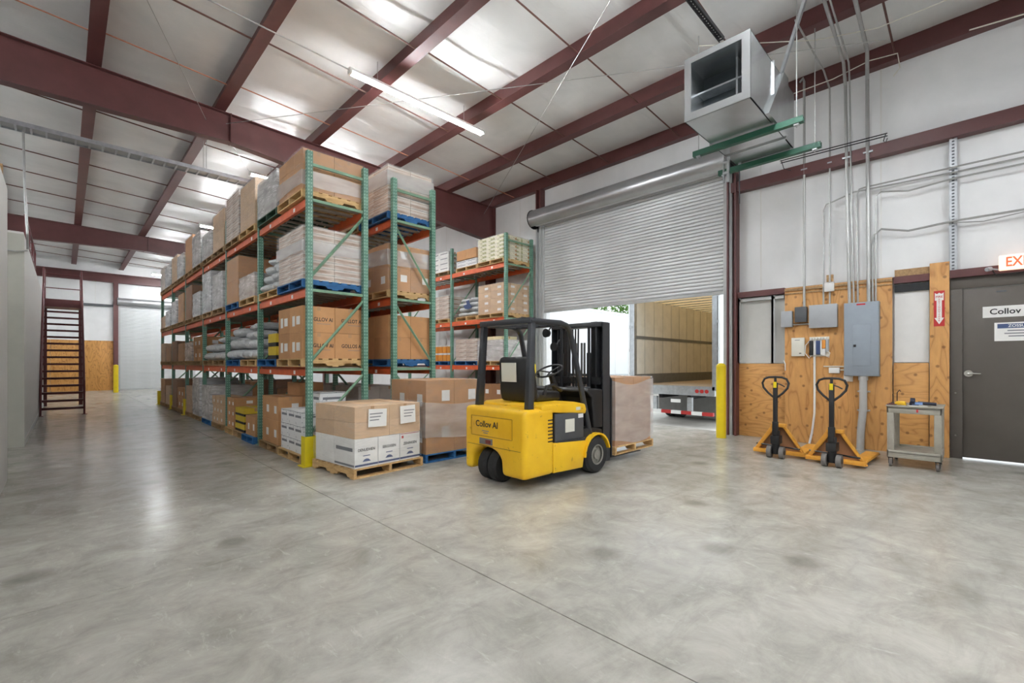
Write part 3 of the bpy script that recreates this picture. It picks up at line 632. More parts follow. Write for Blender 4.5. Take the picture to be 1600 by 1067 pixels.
# ------------------------------------------------------------------ pallet racks
BAY = 2.27
def post_mesh(h):
    pl = [(-0.04, -0.0375), (0.04, -0.0375), (0.04, 0.0375), (0.022, 0.0375), (0.022, 0.030), (0.034, 0.030), (0.034, -0.030), (-0.034, -0.030), (-0.034, 0.030), (-0.022, 0.030), (-0.022, 0.0375), (-0.04, 0.0375)]
    return cached(('post', h), lambda: MB().prism(pl, 'z', 0, h).mesh('post', 'postgreen', 0))
def rack(label, X0, X1, Y0, nb, bay, levels, top, rise, tags=2):
    """rise: +1 when the diagonals climb with X, -1 when they fall."""
    r = thing('pallet_rack', label, 'pallet rack', (X0, Y0, 0)); D = X1-X0
    pm = post_mesh(top)
    zs = [0.25, levels[0]-0.02, levels[1]-0.02, levels[2]-0.02, top-0.16]
    for k in range(nb+1):
        y = k*bay
        for x in (0.04, D-0.04):
            link('post', pm, r, (x, y, 0)); link('foot_plate', boxmesh(0.14, 0.12, 0.012, 'bracegreen'), r, (x, y, 0))
        for z in zs: link('cross_brace', boxmesh(D-0.10, 0.03, 0.04, 'bracegreen', 0), r, (D/2, y, z-0.04))
        for z0, z1 in ((levels[0]-0.95, levels[0]-0.12), (levels[0]+0.08, levels[1]-0.12), (levels[1]+0.15, levels[2]-0.12)):
            a, b = ((0.06, z0), (D-0.06, z1)) if rise > 0 else ((0.06, z1), (D-0.06, z0))
            key = ('dg', round(D, 3), round(z1-z0, 3), rise)
            me = cached(key, lambda: MB().tube([(a[0], 0, a[1]-z0), (b[0], 0, b[1]-z0)], 0.022, 4).mesh('diagonal_brace', 'bracegreen', 0))
            link('diagonal_brace', me, r, (0, y, z0))
    bl = bay-0.075
    bpoly = [(0, 0), (0.05, 0), (0.05, 0.13), (0.022, 0.13), (0.022, 0.095), (0, 0.095)]
    bf = cached(('bf', bl), lambda: MB().prism(bpoly, 'y', 0, bl).box(-0.006, 0.045, -0.012, 0.0, -0.05, 0.15).box(-0.006, 0.045, bl, bl+0.012, -0.05, 0.15).mesh('beam', 'orange', 0))
    bk = cached(('bk', bl), lambda: MB().prism([(-u, w) for u, w in bpoly], 'y', 0, bl).box(-0.045, 0.006, -0.012, 0.0, -0.05, 0.15).box(-0.045, 0.006, bl, bl+0.012, -0.05, 0.15).mesh('beam', 'orange', 0))
    for k in range(nb):
        y = k*bay+0.0375
        for z in levels:
            b = link('beam', bf, r, (0.015, y, z-0.13)); link('beam', bk, r, (D-0.015, y, z-0.13))
            if k < tags:
                for q in (0.22, 0.72):
                    link('location_tag', boxmesh(0.003, 0.07, 0.055, 'label_white', 0), b, (-0.002, bl*q+random.uniform(-.1, .1), 0.02))
            nbar = 9
            for j in range(nbar):
                link('deck_bar', boxmesh(D-0.10, 0.09, 0.022, 'deckwood', 0), r, (D/2, y+bl*(j+0.5)/nbar, z-0.024))
    return r
AX0, AX1, AY = 2.47, 3.40, 6.70
LV = (1.40, 2.55, 3.85)
rack('long green rack with orange beams along the open aisle', AX0, AX1, AY, 6, BAY, LV, 4.50, 1, 3)
BX0, BX1 = 3.83, 4.67
rack('long green rack standing back to back behind the aisle rack', BX0, BX1, AY, 6, BAY, LV, 4.50, -1, 1)
CX0, CX1, CY, CB = 8.46, 9.54, 8.86, 2.40
LC = (1.40, 2.72, 4.20)
rack('green rack with orange beams beside the roll-up door', CX0, CX1, CY, 2, CB, LC, 4.98, 1, 2)
def guard(x, y, h, label, w=0.15):
    t = thing('post_guard', label, 'post guard', (x, y, 0), 0, 'yellow rack post guards')
    MB().prism([(-w/2, -0.03), (w/2, -0.03), (w/2, 0.12), (w/2-0.012, 0.12), (w/2-0.012, -0.018), (-w/2+0.012, -0.018), (-w/2+0.012, 0.12), (-w/2, 0.12)], 'z', 0, h).obj('shield', 'guard_yellow', t)
    MB().box(-w/2-0.04, w/2+0.04, -0.06, -0.03, 0, 0.012).box(-w/2-0.04, -w/2, -0.03, 0.15, 0, 0.012).box(w/2, w/2+0.04, -0.03, 0.15, 0, 0.012).obj('base_flange', 'guard_yellow', t)
guard(AX0+0.02, AY-0.10, 0.42, 'big yellow post guard at the near corner of the aisle rack', 0.17)
guard(AX0+0.01, AY+4*BAY-0.12, 0.45, 'yellow guard on the fifth aisle post from the near end'); guard(AX0+0.01, AY+5*BAY-0.12, 0.45, 'yellow guard on the sixth aisle post from the near end')
guard(AX0-0.02, AY+6*BAY+0.05, 0.48, 'yellow guard at the far end of the aisle rack')

# ------------------------------------------------------------------ pallets, cartons, sacks
PCOL = {'wood': ('wooden', 'wood'), 'old': ('weathered wooden', 'oldwood'), 'blue': ('blue', 'bluewood'), 'green': ('dark green', 'greenwood')}
def pallet(x, y, z, sx, sy, kind, where, along='x', detail=True, rz=0.0):
    """Stringers run along X or Y; origin at the middle of the underside. Returns the height of its top."""
    adj, m = PCOL[kind]
    t = thing('pallet', f'{adj} pallet {where}', 'pallet', (x, y, z), rz, 'pallets')
    L, Wd = (sx, sy) if along == 'x' else (sy, sx)
    rot = (0, 0, 0) if along == 'x' else (0, 0, PI/2)
    prof = [(-L/2, 0), (-L*0.36, 0), (-L*0.33, 0.035), (-L*0.15, 0.035), (-L*0.12, 0), (L*0.12, 0), (L*0.15, 0.035), (L*0.33, 0.035), (L*0.36, 0), (L/2, 0), (L/2, 0.09), (-L/2, 0.09)]
    P3 = lambda u, w: (u, w) if along == 'x' else (-w, u)
    if detail:
        sm = cached(('str', L, m), lambda: MB().prism(prof, 'y', -0.02, 0.02).mesh('stringer', m, 0))
        for w in (-Wd/2+0.02, 0, Wd/2-0.02):
            a, b = P3(0, w); link('stringer', sm, t, (a, b, 0.016), rot)
        dm = cached(('dk', Wd, m), lambda: MB().box(-0.047, 0.047, -Wd/2, Wd/2, 0, 0.017).mesh('deck_board', m, 0))
        n = 7
        for k in range(n):
            a, b = P3(-L/2+0.05+(L-0.1)*k/(n-1), 0); link('deck_board', dm, t, (a, b, 0.106), rot)
        for k in (0, 0.5, 1):
            a, b = P3(-L/2+0.05+(L-0.1)*k, 0); link('bottom_board', dm, t, (a, b, 0), rot)
    else:
        def mk():
            q = MB()
            for w in (-Wd/2+0.02, 0, Wd/2-0.02): q.prism(prof, 'y', w-0.02, w+0.02) if False else q.box(-L/2, L/2, w-0.02, w+0.02, 0.016, 0.106)
            for k in range(5): u = -L/2+0.06+(L-0.12)*k/4; q.box(u-0.06, u+0.06, -Wd/2, Wd/2, 0.106, 0.123)
            for k in (0, 1): u = -L/2+0.06+(L-0.12)*k; q.box(u-0.05, u+0.05, -Wd/2, Wd/2, 0, 0.016)
            return q.mesh('pallet_frame', m, 0)
        link('pallet_frame', cached(('pf', L, Wd, m), mk), t, (0, 0, 0), rot)
    return z+0.123

LOOK = {'brown': 'brown', 'pale': 'pale brown', 'dark': 'dark brown', 'white': 'white', 'case': 'white printed', 'flat': 'flat printed', 'grey': 'grey', 'yellow': 'yellow', 'cream': 'cream', 'produce': 'cream and green'}
CM = {'brown': 'card', 'pale': 'card_pale', 'dark': 'card_dark', 'white': 'card_white', 'case': 'case_print', 'flat': 'card_print', 'grey': 'card_grey', 'yellow': 'card_yellow', 'cream': 'card_cream', 'produce': 'produce_print'}
def carton_mesh(sx, sy, sz, kind, lab=0):
    """Closed carton: bevelled block, tape over the lid seam and down both ends, shipping labels."""
    def mk():
        m = MB(); m.box(-sx/2, sx/2, -sy/2, sy/2, 0, sz)
        e = 0.0012
        if kind not in ('flat', 'case', 'produce'):
            m.box(-0.025, 0.025, -sy/2-e, sy/2+e, sz-0.06, sz+e, 1)
            m.box(-sx/2-e, sx/2+e, -0.004, 0.004, sz-0.003, sz+e*0.5, 3)
        else:
            m.box(-sx/2-e, sx/2+e, -sy/2-e, sy/2+e, sz*0.93, sz*0.96, 3)
        if lab:
            m.box(-sx/2-e, -sx/2, -sy*0.30, -sy*0.02, sz*0.3, sz*0.62, 2)
        if lab in (1, 2): m.box(sx*0.05, sx*0.34, -sy/2-e, -sy/2, sz*0.42, sz*0.72, 2)
        if lab >= 2: m.box(-sx/2-e, -sx/2, sy*0.1, sy*0.3, sz*0.25, sz*0.65, 2)
        if kind == 'yellow': m.box(-sx/2-e, sx/2+e, -sy/2-e, sy/2+e, 0, sz*0.3, 4)
        if kind == 'white' or kind == 'case':
            m.box(-sx/2-e, -sx/2, -sy*0.38, sy*0.38, sz*0.55, sz*0.72, 3); m.box(-sx*0.38, sx*0.38, -sy/2-e, -sy/2, sz*0.55, sz*0.70, 3)
        return m.mesh('carton', [CM[kind], 'tape', 'label_white', 'ink_grey', 'black'], 0)
    return cached(('carton', round(sx, 3), round(sy, 3), round(sz, 3), kind, lab), mk)

def wrapmesh(sx, sy, h, mat):
    """Loose film shell, pinched and puckered, open underneath."""
    def mk():
        m = MB(); nz, per = 7, []
        for k in range(10): per.append((-1+2*k/10, -1))
        for k in range(10): per.append((1, -1+2*k/10))
        for k in range(10): per.append((1-2*k/10, 1))
        for k in range(10): per.append((-1, 1-2*k/10))
        vs = []; rr = random.Random(int(sx*1000+sy*77+h*13))
        for j in range(nz+1):
            z = h*j/nz
            for (u, w) in per:
                o = 0.010+rr.uniform(0, 0.014)
                cs = 1.0
                vs.append((u*(sx/2+o)*cs, w*(sy/2+o)*cs, z+(0.006 if j == nz else 0)))
        k = len(per); fs = [(j*k+i, j*k+(i+1) % k, (j+1)*k+(i+1) % k, (j+1)*k+i) for j in range(nz) for i in range(k)]
        top0 = len(vs)
        for (u, w) in per: vs.append((u*(sx/2-0.10), w*(sy/2-0.10), h+0.006+rr.uniform(0, 0.012)))
        fs += [(nz*k+i, nz*k+(i+1) % k, top0+(i+1) % k, top0+i) for i in range(k)]
        return m.add(vs, fs).mesh('stretch_wrap', mat, 60)
    return cached(('wrap', round(sx, 3), round(sy, 3), round(h, 3), mat), mk)

def band(parent, sx, sy, z, h, seed=1):
    """Film glare put into a milky shell round part of a load, with a wavy edge."""
    rr = random.Random(seed); per = []; n = 14
    for k in range(n): per.append((-1+2*k/n, -1))
    for k in range(n): per.append((1, -1+2*k/n))
    for k in range(n): per.append((1-2*k/n, 1))
    for k in range(n): per.append((-1, 1-2*k/n))
    vs = []; nz = 4; K = len(per); p0, p1 = rr.uniform(0, 6), rr.uniform(0, 6)
    for j in range(nz+1):
        for i, (u, w) in enumerate(per):
            o = 0.026+rr.uniform(0, 0.008); a = 2*PI*i/K
            zz = z+h*j/nz+0.05*h*math.sin(3*a+p0+(j > 2)*p1)
            vs.append((u*(sx/2+o), w*(sy/2+o), zz))
    fs = [(j*K+i, j*K+(i+1) % K, (j+1)*K+(i+1) % K, (j+1)*K+i) for j in range(nz) for i in range(K)]
    return MB().add(vs, fs).obj('wrap_glare_band', 'film_glare', parent, smooth=60)
def spot(i, nx, j, ny):
    a = '' if nx == 1 else ('aisle ' if i == 0 else 'inner ' if i == nx-1 else 'mid ')
    b = '' if ny == 1 else ('near' if j == 0 else 'far' if j == ny-1 else 'middle')
    return (a+b).strip()+', ' if a or b else ''
def grid(parent, x, y, z, sx, sy, h, nx, ny, nz, kind, lab, place=None, jit=0.0, skip=0.0):
    """Cartons in layers. With a parent they are parts of a wrapped load; otherwise each is a thing. Cartons shut in on all sides are left out."""
    cx, cy, cz = sx/nx, sy/ny, h/nz
    words = {1: ['single'], 2: ['lower', 'upper'], 3: ['bottom', 'middle', 'top'], 4: ['bottom', 'second', 'third', 'top'], 5: ['bottom', 'second', 'third', 'fourth', 'top']}
    kinds = kind if isinstance(kind, (list, tuple)) else [kind]*nz
    for k in range(nz):
        kd = kinds[min(k, len(kinds)-1)]
        for i in range(nx):
            for j in range(ny):
                if 0 < i < nx-1 and 0 < j < ny-1 and k < nz-1: continue
                if k == nz-1 and skip and random.random() < skip: continue
                g = 0.005
                me = carton_mesh(cx-g, cy-g, cz-0.003, kd, lab if (i == 0 or j == 0) else 0)
                px, py = -sx/2+cx*(i+0.5)+random.uniform(-jit, jit), -sy/2+cy*(j+0.5)+random.uniform(-jit, jit)
                if parent is not None:
                    link('carton', me, parent, (px, py, k*cz))
                else:
                    o = link('carton', me, None, (x+px, y+py, z+k*cz), (0, 0, random.uniform(-1, 1)*jit*1.5))
                    w = words.get(nz, words[5])[min(k, 4)]
                    tag(o, f'{LOOK[kd]} carton, {w} layer, {spot(i, nx, j, ny)}{place}', 'carton', f'loose cartons {place}')

def load(x, y, z, sx, sy, h, n, kind, pal, place, wrap='film', lab=0, along='x', detail=True, jit=0.0, psize=None, skip=0.0, bands=()):
    """A pallet with cartons on it: wrapped (one thing of cartons and film) or loose (each carton a thing)."""
    ps = psize or (sx+0.04, sy+0.04)
    zt = pallet(x, y, z, ps[0], ps[1], pal, 'under goods, '+place, along, detail) if pal else z
    kd = kind if isinstance(kind, str) else kind[-1]
    if wrap:
        t = thing('wrapped_load', f'wrapped {LOOK[kd]} cartons, {place}', 'wrapped pallet', (x, y, zt), 0, 'wrapped carton loads')
        grid(t, 0, 0, 0, sx, sy, h, *n, kind, lab, None, jit)
        link('stretch_wrap', wrapmesh(sx, sy, h, wrap), t)
        for q, (bz, bh) in enumerate(bands): band(t, sx, sy, bz, bh, q+int(x*10))
        return t
    grid(None, x, y, zt, sx, sy, h, *n, kind, lab, place, jit, skip)

def sack_mesh(v, mat):
    def mk():
        rr = random.Random(v); m = MB(); nu, nv = 16, 8; vs = []
        ph = [rr.uniform(0, 6) for _ in range(6)]
        for j in range(nv+1):
            b = -PI/2+PI*j/nv
            for i in range(nu):
                a = 2*PI*i/nu
                sg = lambda t, e: math.copysign(abs(t)**e, t)
                cx = sg(math.cos(a), 0.45)*sg(math.cos(b), 0.5); cy = sg(math.sin(a), 0.45)*sg(math.cos(b), 0.5); cz = sg(math.sin(b), 0.8)
                w = 1+0.05*math.sin(3*a+ph[0])+0.04*math.sin(5*a+ph[1]+2*b)
                vs.append((0.5*cx*w, 0.5*cy*w, 0.5+0.5*cz*(1-0.18*(cx*cx+cy*cy))+0.03*math.sin(4*a+ph[2])*math.cos(b)))
        fs = [(j*nu+i, j*nu+(i+1) % nu, (j+1)*nu+(i+1) % nu, (j+1)*nu+i) for j in range(nv) for i in range(nu)]
        return m.add(vs, fs).mesh('sack', mat, 70)
    return cached(('sack', v, mat), mk)
def sacks(x, y, z, sx, sy, rows, pal, place, mat='sackplastic', detail=True, along='x', blue=False, adj='white'):
    """Piled sacks: rows = [(across, along, height), ...] from the bottom up, each sack a thing."""
    zt = pallet(x, y, z, sx, sy, pal, 'under goods, '+place, along, detail) if pal else z
    names = ['bottom', 'second', 'third', 'fourth', 'fifth', 'sixth']
    for k, (nx, ny, hh) in enumerate(rows):
        shrink = 1-0.05*k
        for i in range(nx):
            for j in range(ny):
                px = x-sx/2*shrink+sx*shrink*(i+0.5)/nx+random.uniform(-.02, .02); py = y-sy/2*shrink+sy*shrink*(j+0.5)/ny+random.uniform(-.02, .02)
                mm = mat
                o = link('sack', sack_mesh(random.randint(0, 3), mm), None, (px, py, zt), (0, 0, random.uniform(-.08, .08)))
                o.scale = (sx*shrink/nx*random.uniform(0.9, 0.99), sy*shrink/ny*random.uniform(0.9, 0.99), hh*random.uniform(0.98, 1.02))
                tag(o, f'{adj} sack, {names[k]} row, {spot(i, nx, j, ny)}{place}', 'sack', f'piled sacks {place}')
        zt += hh
    return zt

DEP = 0.92                                     # load depth across the rack
NTH = ['first', 'second', 'third', 'fourth', 'fifth', 'sixth']
SHELF = ['floor', 'lower shelf', 'middle shelf', 'top shelf']
def slot(bay, half):                           # middle of a pallet place along the aisle rack
    return AY+bay*BAY+(0.60 if half == 0 else 1.68)
def place(level, bay, half, which='aisle rack'):
    return f"{NTH[bay]} bay {'near' if half == 0 else 'far'} half, {SHELF[level]}, {which}"
AXC, BXC = (AX0+AX1)/2-0.02, (BX0+BX1)/2
ZL = [0.0, LV[0], LV[1], LV[2]]
def A(level, bay, half, h, n, kind, pal, wrap='film', lab=0, sy=1.0, **kw):
    load(AXC, slot(bay, half), ZL[level]+0.001, DEP, sy, h, n, kind, pal, place(level, bay, half), wrap, lab, 'x', bay < 2, **kw)
def AS(level, bay, half, rows, pal, sy=1.0, **kw):
    sacks(AXC, slot(bay, half), ZL[level]+0.001, DEP, sy, rows, pal, place(level, bay, half), detail=bay < 2, **kw)

# aisle rack, top shelf
A(3, 0, 0, 0.60, (2, 3, 3), 'brown', 'wood', 'film', 0, 1.02, bands=((0.06, 0.22),))
A(3, 0, 1, 0.62, (2, 2, 3), 'grey', 'green', 'film_heavy', 0, 0.98)
A(3, 1, 0, 0.86, (2, 2, 4), 'pale', 'wood', 'film_mid', 0, 0.96)
A(3, 1, 1, 0.92, (2, 2, 5), 'flat', 'old', 'film_mid', 0, 0.98)
A(3, 2, 0, 0.84, (2, 2, 4), 'pale', 'old', 'film_mid'); A(3, 2, 1, 0.60, (2, 2, 3), 'grey', 'old', 'film_heavy')
A(3, 3, 0, 0.82, (2, 2, 3), 'grey', 'old', 'film_heavy'); A(3, 3, 1, 0.95, (2, 2, 4), 'brown', 'old', 'film')
A(3, 4, 0, 0.66, (2, 2, 3), 'white', 'old', 'film_heavy'); A(3, 4, 1, 0.80, (2, 2, 4), 'pale', 'old', 'film')
A(3, 5, 0, 0.70, (2, 2, 3), 'white', 'old', 'film_heavy'); A(3, 5, 1, 0.78, (2, 2, 3), 'grey', 'old', 'film')
# middle shelf
A(2, 0, 0, 0.78, (2, 2, 8), 'flat', 'blue', 'film_mid', 0, 1.04, bands=((0.40, 0.16),))
AS(2, 0, 1, [(2, 2, 0.16), (2, 2, 0.16), (2, 2, 0.16), (1, 2, 0.15)], 'wood')
A(2, 1, 0, 0.42, (2, 2, 2), 'pale', 'wood', 'film_heavy', 0, 0.98); A(2, 1, 1, 0.92, (1, 2, 2), 'brown', 'blue', 'film', 0, 0.9)
A(2, 2, 0, 0.78, (2, 2, 3), 'grey', 'old', 'film_heavy', 0, 0.9); A(2, 2, 1, 0.95, (2, 2, 4), 'white', 'old', 'film_heavy', 0, 0.9)
A(2, 3, 0, 0.60, (2, 2, 3), 'white', 'old', 'film_heavy', 0, 0.9); A(2, 3, 1, 0.90, (2, 2, 3), 'dark', 'old', 'film', 0, 0.9)
A(2, 4, 0, 0.82, (2, 2, 3), 'brown', 'old', 'film', 0, 0.9); A(2, 4, 1, 0.70, (2, 2, 3), 'white', 'old', 'film_heavy', 0, 0.9)
A(2, 5, 0, 0.50, (2, 2, 2), 'white', 'old', 'film_heavy', 0, 0.9); A(2, 5, 1, 0.40, (2, 2, 2), 'pale', 'old', 'film', 0, 0.9)
# lower shelf: the lettered cartons first
zt = pallet(AXC, slot(0, 0)-0.02, ZL[1]+0.001, 1.0, 1.06, 'wood', 'under the four lettered cartons of the aisle rack', 'x', True)
words4 = {(0, 0): 'GILLOV AI', (1, 0): 'GOLLOS AI', (0, 1): 'GLLOV AI', (1, 1): 'GOLLOT AI'}
for k in range(2):
    for i in range(2):
        for j in range(2):
            cw, cl, chh = 0.475, 0.51, 0.385
            o = link('carton', carton_mesh(cw-0.006, cl-0.006, chh-0.004, 'brown', 3 if i == 0 else 0), None, (AXC-0.475/2+i*cw, slot(0, 0)-0.02-cl/2+j*cl, zt+k*chh))
            lay = 'upper' if k else 'lower'
            if j == 0:
                q = link('lettering', TXT[(words4[(i, k)], 0.078, 'ink', 0.84)], o, (0.065 if i == 0 else 0.03, -cl/2+0.002, 0.19), FACE_Y)
                MB().box(-0.03, 0.17, -cl/2+0.0015, -cl/2+0.004, 0.125, 0.131).obj('print_line', 'ink_grey', o)
                tag(o, f"big {lay} brown carton with black lettering, {'aisle' if i == 0 else 'inner'} side of the aisle rack front", 'carton')
            else:
                tag(o, f"plain big {lay} brown carton behind the lettered ones, {'aisle' if i == 0 else 'inner'} side", 'carton')
pallet(AXC, slot(0, 1), ZL[1]+0.001, 0.98, 0.98, 'blue', 'under the small yellow cartons on the lower shelf', 'x', True)
grid(None, AXC-0.25, slot(0, 1)-0.22, ZL[1]+0.125, 0.42, 0.40, 0.42, 1, 1, 2, 'yellow', 0, 'beside lettered cartons on the lower shelf')
sacks(AXC+0.1, slot(0, 1)+0.28, ZL[1]+0.125, 0.7, 0.46, [(1, 1, 0.30), (1, 1, 0.28), (1, 1, 0.24)], None, 'behind the small yellow cartons', 'blackfilm', adj='black')
AS(1, 1, 0, [(2, 3, 0.20), (2, 3, 0.19), (2, 2, 0.17), (1, 2, 0.15)], 'wood'); AS(1, 1, 1, [(2, 3, 0.22), (2, 2, 0.24), (2, 1, 0.2)], 'blue')
AS(1, 2, 0, [(2, 2, 0.20), (2, 2, 0.18), (1, 2, 0.16)], 'old'); 
pallet(AXC, slot(2, 1), ZL[1]+0.001, DEP, 1.0, 'old', 'under goods, '+place(1, 2, 1), 'x', False); sacks(AXC-0.22, slot(2, 1), ZL[1]+0.124, 0.46, 0.96, [(1, 2, 0.20), (1, 2, 0.2)], None, place(1, 2, 1))
load(AXC+0.25, slot(2, 1)+0.1, ZL[1]+0.1245, 0.40, 0.5, 0.72, (1, 1, 1), 'brown', None, 'behind sacks, third bay, lower shelf', None, 1)
A(1, 3, 0, 0.62, (2, 2, 2), 'brown', 'old', None, 1, 0.9, jit=0.01); A(1, 3, 1, 0.50, (2, 2, 2), 'pale', 'old', 'film_heavy', 0, 0.9)
A(1, 4, 0, 0.52, (2, 2, 3), 'brown', 'old', 'film', 0, 0.9); A(1, 4, 1, 0.62, (2, 2, 2), 'dark', 'old', 'film', 0, 0.9)
A(1, 5, 0, 0.46, (2, 2, 2), 'brown', 'old', 'film', 0, 0.9); A(1, 5, 1, 0.62, (2, 2, 2), 'pale', 'old', 'film', 0, 0.9)
# floor level under the aisle rack
load(AXC-0.06, slot(0, 0)+0.0, 0.0, 0.78, 0.90, 0.62, (2, 3, 3), 'case', 'wood', place(0, 0, 0), None, 0, 'x', True, 0.006, (0.86, 0.98), 0.0)
load(AXC+0.1, slot(0, 0)+0.05, 0.7445, 0.42, 0.55, 0.26, (1, 2, 1), 'case', None, 'topping the white case stack by the yellow guard', None, 0, 'x', True, 0.004)
load(AXC-0.06, slot(0, 1)-0.05, 0.0, 0.76, 0.86, 0.78, (2, 2, 2), 'brown', 'old', place(0, 0, 1), None, 1, 'x', True, 0.008, (0.84, 0.94))
load(AXC+0.12, slot(0, 1)-0.1, 0.905, 0.4, 0.6, 0.22, (1, 1, 1), 'brown', None, 'lying on the brown stack, first bay floor', None, 0)
Y1 = AY+BAY
pallet(AXC-0.06, Y1+0.45, 0.0, 0.90, 0.72, 'blue', 'with small brown cartons on the floor under the rack', 'x', True)
grid(None, AXC-0.26, Y1+0.42, 0.124, 0.40, 0.60, 0.36, 1, 2, 1, 'brown', 1, 'blue floor pallet', 0.004)
grid(None, AXC+0.16, Y1+0.45, 0.124, 0.34, 0.60, 0.66, 1, 2, 3, 'white', 0, 'back of the blue floor pallet', 0.002)
load(AXC-0.04, Y1+1.17, 0.0, 0.82, 0.64, 0.46, (2, 2, 3), 'yellow', 'old', 'floor, second bay, aisle rack', None, 0, 'x', True, 0.003, (0.90, 0.68))
load(AXC-0.04, Y1+1.86, 0.0, 0.82, 0.56, 0.62, (2, 2, 3), 'brown', 'wood', place(0, 1, 1), None, 1, 'x', True, 0.004, (0.90, 0.62))
load(AXC-0.05, slot(2, 0)+0.05, 0.0, 0.84, 0.92, 0.60, (2, 3, 3), 'pale', 'old', place(0, 2, 0), None, 1, 'x', False, 0.01, None, 0.2)
load(AXC-0.05, slot(2, 1), 0.0, 0.84, 0.92, 0.80, (2, 2, 4), 'grey', 'blue', place(0, 2, 1), 'film_heavy', 0, 'x', False)
load(AXC-0.05, slot(3, 0), 0.0, 0.84, 0.86, 0.95, (2, 2, 4), 'white', 'old', place(0, 3, 0), 'film_heavy', 0, 'x', False)
load(AXC-0.05, slot(3, 1)-0.06, 0.0, 0.84, 0.80, 0.72, (2, 2, 3), 'pale', 'old', place(0, 3, 1), 'film', 0, 'x', False)
load(AXC-0.05, slot(4, 0), 0.0, 0.84, 0.90, 0.62, (2, 2, 2), 'brown', 'old', place(0, 4, 0), None, 1, 'x', False, 0.01)
load(AXC-0.05, slot(4, 1)-0.06, 0.0, 0.84, 0.80, 0.85, (2, 2, 3), 'dark', 'old', place(0, 4, 1), 'film', 0, 'x', False)
load(AXC-0.05, slot(5, 0), 0.0, 0.84, 0.90, 0.60, (2, 2, 2), 'pale', 'old', place(0, 5, 0), 'film', 0, 'x', False)
load(AXC-0.05, slot(5, 1), 0.0, 0.84, 0.90, 0.80, (2, 2, 3), 'brown', 'old', place(0, 5, 1), 'film', 0, 'x', False)

# back-to-back rack
RB = 'rear rack'
def B(level, bay, half, h, n, kind, pal, wrap='film', lab=0, sx=0.84, sy=1.0, detail=None, **kw):
    load(BXC, slot(bay, half), ZL[level]+0.001, sx, sy, h, n, kind, pal, place(level, bay, half, RB), wrap, lab, 'x', bay < 1 if detail is None else detail, **kw)
B(3, 0, 0, 0.78, (2, 2, 5), 'flat', 'blue', 'film_mid', 0, 0.86, 1.0, bands=((0.44, 0.24),)); B(3, 0, 1, 0.5, (2, 2, 2), 'brown', 'old')
B(2, 0, 0, 0.78, (2, 2, 2), 'brown', 'wood', 'film', 1, 0.86, 1.0, bands=((0.42, 0.26),)); B(2, 0, 1, 0.7, (2, 2, 3), 'grey', 'old', 'film_heavy')
B(1, 0, 0, 0.74, (2, 2, 2), 'brown', 'blue', None, 0, 0.84, 1.0); B(1, 0, 1, 0.62, (2, 2, 4), 'case', 'old', None)
B(0, 0, 0, 0.66, (2, 2, 2), 'dark', 'old', None, 1, 0.84, 0.9); B(0, 0, 1, 0.9, (2, 2, 3), 'grey', 'old', 'film')
for bay, half, lv, kd, h in ((1, 0, 1, 'brown', 0.72), (1, 1, 1, 'case', 0.6), (2, 0, 1, 'dark', 0.8), (1, 0, 0, 'grey', 0.9), (1, 1, 0, 'dark', 0.8), (2, 0, 0, 'brown', 0.7), (2, 1, 0, 'dark', 0.9), (1, 0, 2, 'pale', 0.8), (1, 1, 2, 'brown', 0.8),
                             (2, 1, 1, 'brown', 0.75), (3, 0, 1, 'dark', 0.8), (3, 1, 0, 'brown', 0.8), (4, 0, 0, 'dark', 0.8), (4, 0, 1, 'brown', 0.7), (5, 1, 1, 'grey', 0.6), (2, 0, 2, 'white', 0.7), (3, 0, 2, 'pale', 0.7), (1, 0, 3, 'pale', 0.7), (2, 0, 3, 'brown', 0.7)):
    B(lv, bay, half, h, (1, 2, 2), kd, 'old', 'film')

# rack beside the roll-up door
CXC = (CX0+CX1)/2-0.02; ZC = [0.0, LC[0], LC[1], LC[2]]; RC = 'door-side rack'
def D(level, yo, h, n, kind, pal, wrap, where, sx=1.0, sy=1.0, lab=0, detail=True, **kw):
    load(CXC, CY+yo, ZC[level]+0.001, sx, sy, h, n, kind, pal, f'{where}, {RC}', wrap, lab, 'x', detail, **kw)
D(3, 0.60, 0.66, (2, 3, 6), 'produce', 'wood', 'film', 'on top shelf front', 1.02, 1.06)
load(CXC, CY+1.70, ZC[3]+0.001, 0.95, 0.95, 0.20, (2, 2, 2), 'case', 'wood', f'on top shelf middle, {RC}', 'film', 0, 'x', True)
grid(None, CXC-0.05, CY+1.70, ZC[3]+0.345, 0.9, 0.9, 0.28, 1, 2, 1, 'brown', 0, f'over white cases, {RC}', 0.01)
D(3, 3.05, 0.62, (2, 2, 4), 'white', 'old', 'film', 'on top shelf, second bay', 0.98, 0.98, 0, False)
D(2, 0.60, 0.82, (2, 2, 4), 'pale', 'wood', 'film', 'on middle shelf front', 1.0, 1.06, 1)
zt = sacks(CXC, CY+1.72, ZC[2]+0.001, 0.95, 0.98, [(2, 2, 0.15), (2, 2, 0.15), (2, 2, 0.14), (2, 2, 0.13)], 'wood', f'on middle shelf, {RC}', along='x')
o = MB().prism([(-0.2, 0), (-0.05, -0.05), (0.12, -0.02), (0.18, 0.08), (0.02, 0.10), (0.06, 0.2), (-0.06, 0.22), (-0.12, 0.1)], 'x', -0.012, 0).obj('blue_tarp_scrap', 'ink_blue', None, (CXC-0.50, CY+1.62, zt-0.32)); tag(o, 'crumpled blue plastic scrap caught on the white sacks', 'plastic scrap')
D(2, 3.05, 0.72, (2, 2, 5), 'flat', 'wood', 'film', 'on middle shelf, second bay', 0.98, 0.98, 0, False)
D(1, 0.60, 0.58, (2, 2, 4), 'grey', 'wood', 'film_heavy', 'on lower shelf front', 1.0, 1.04)
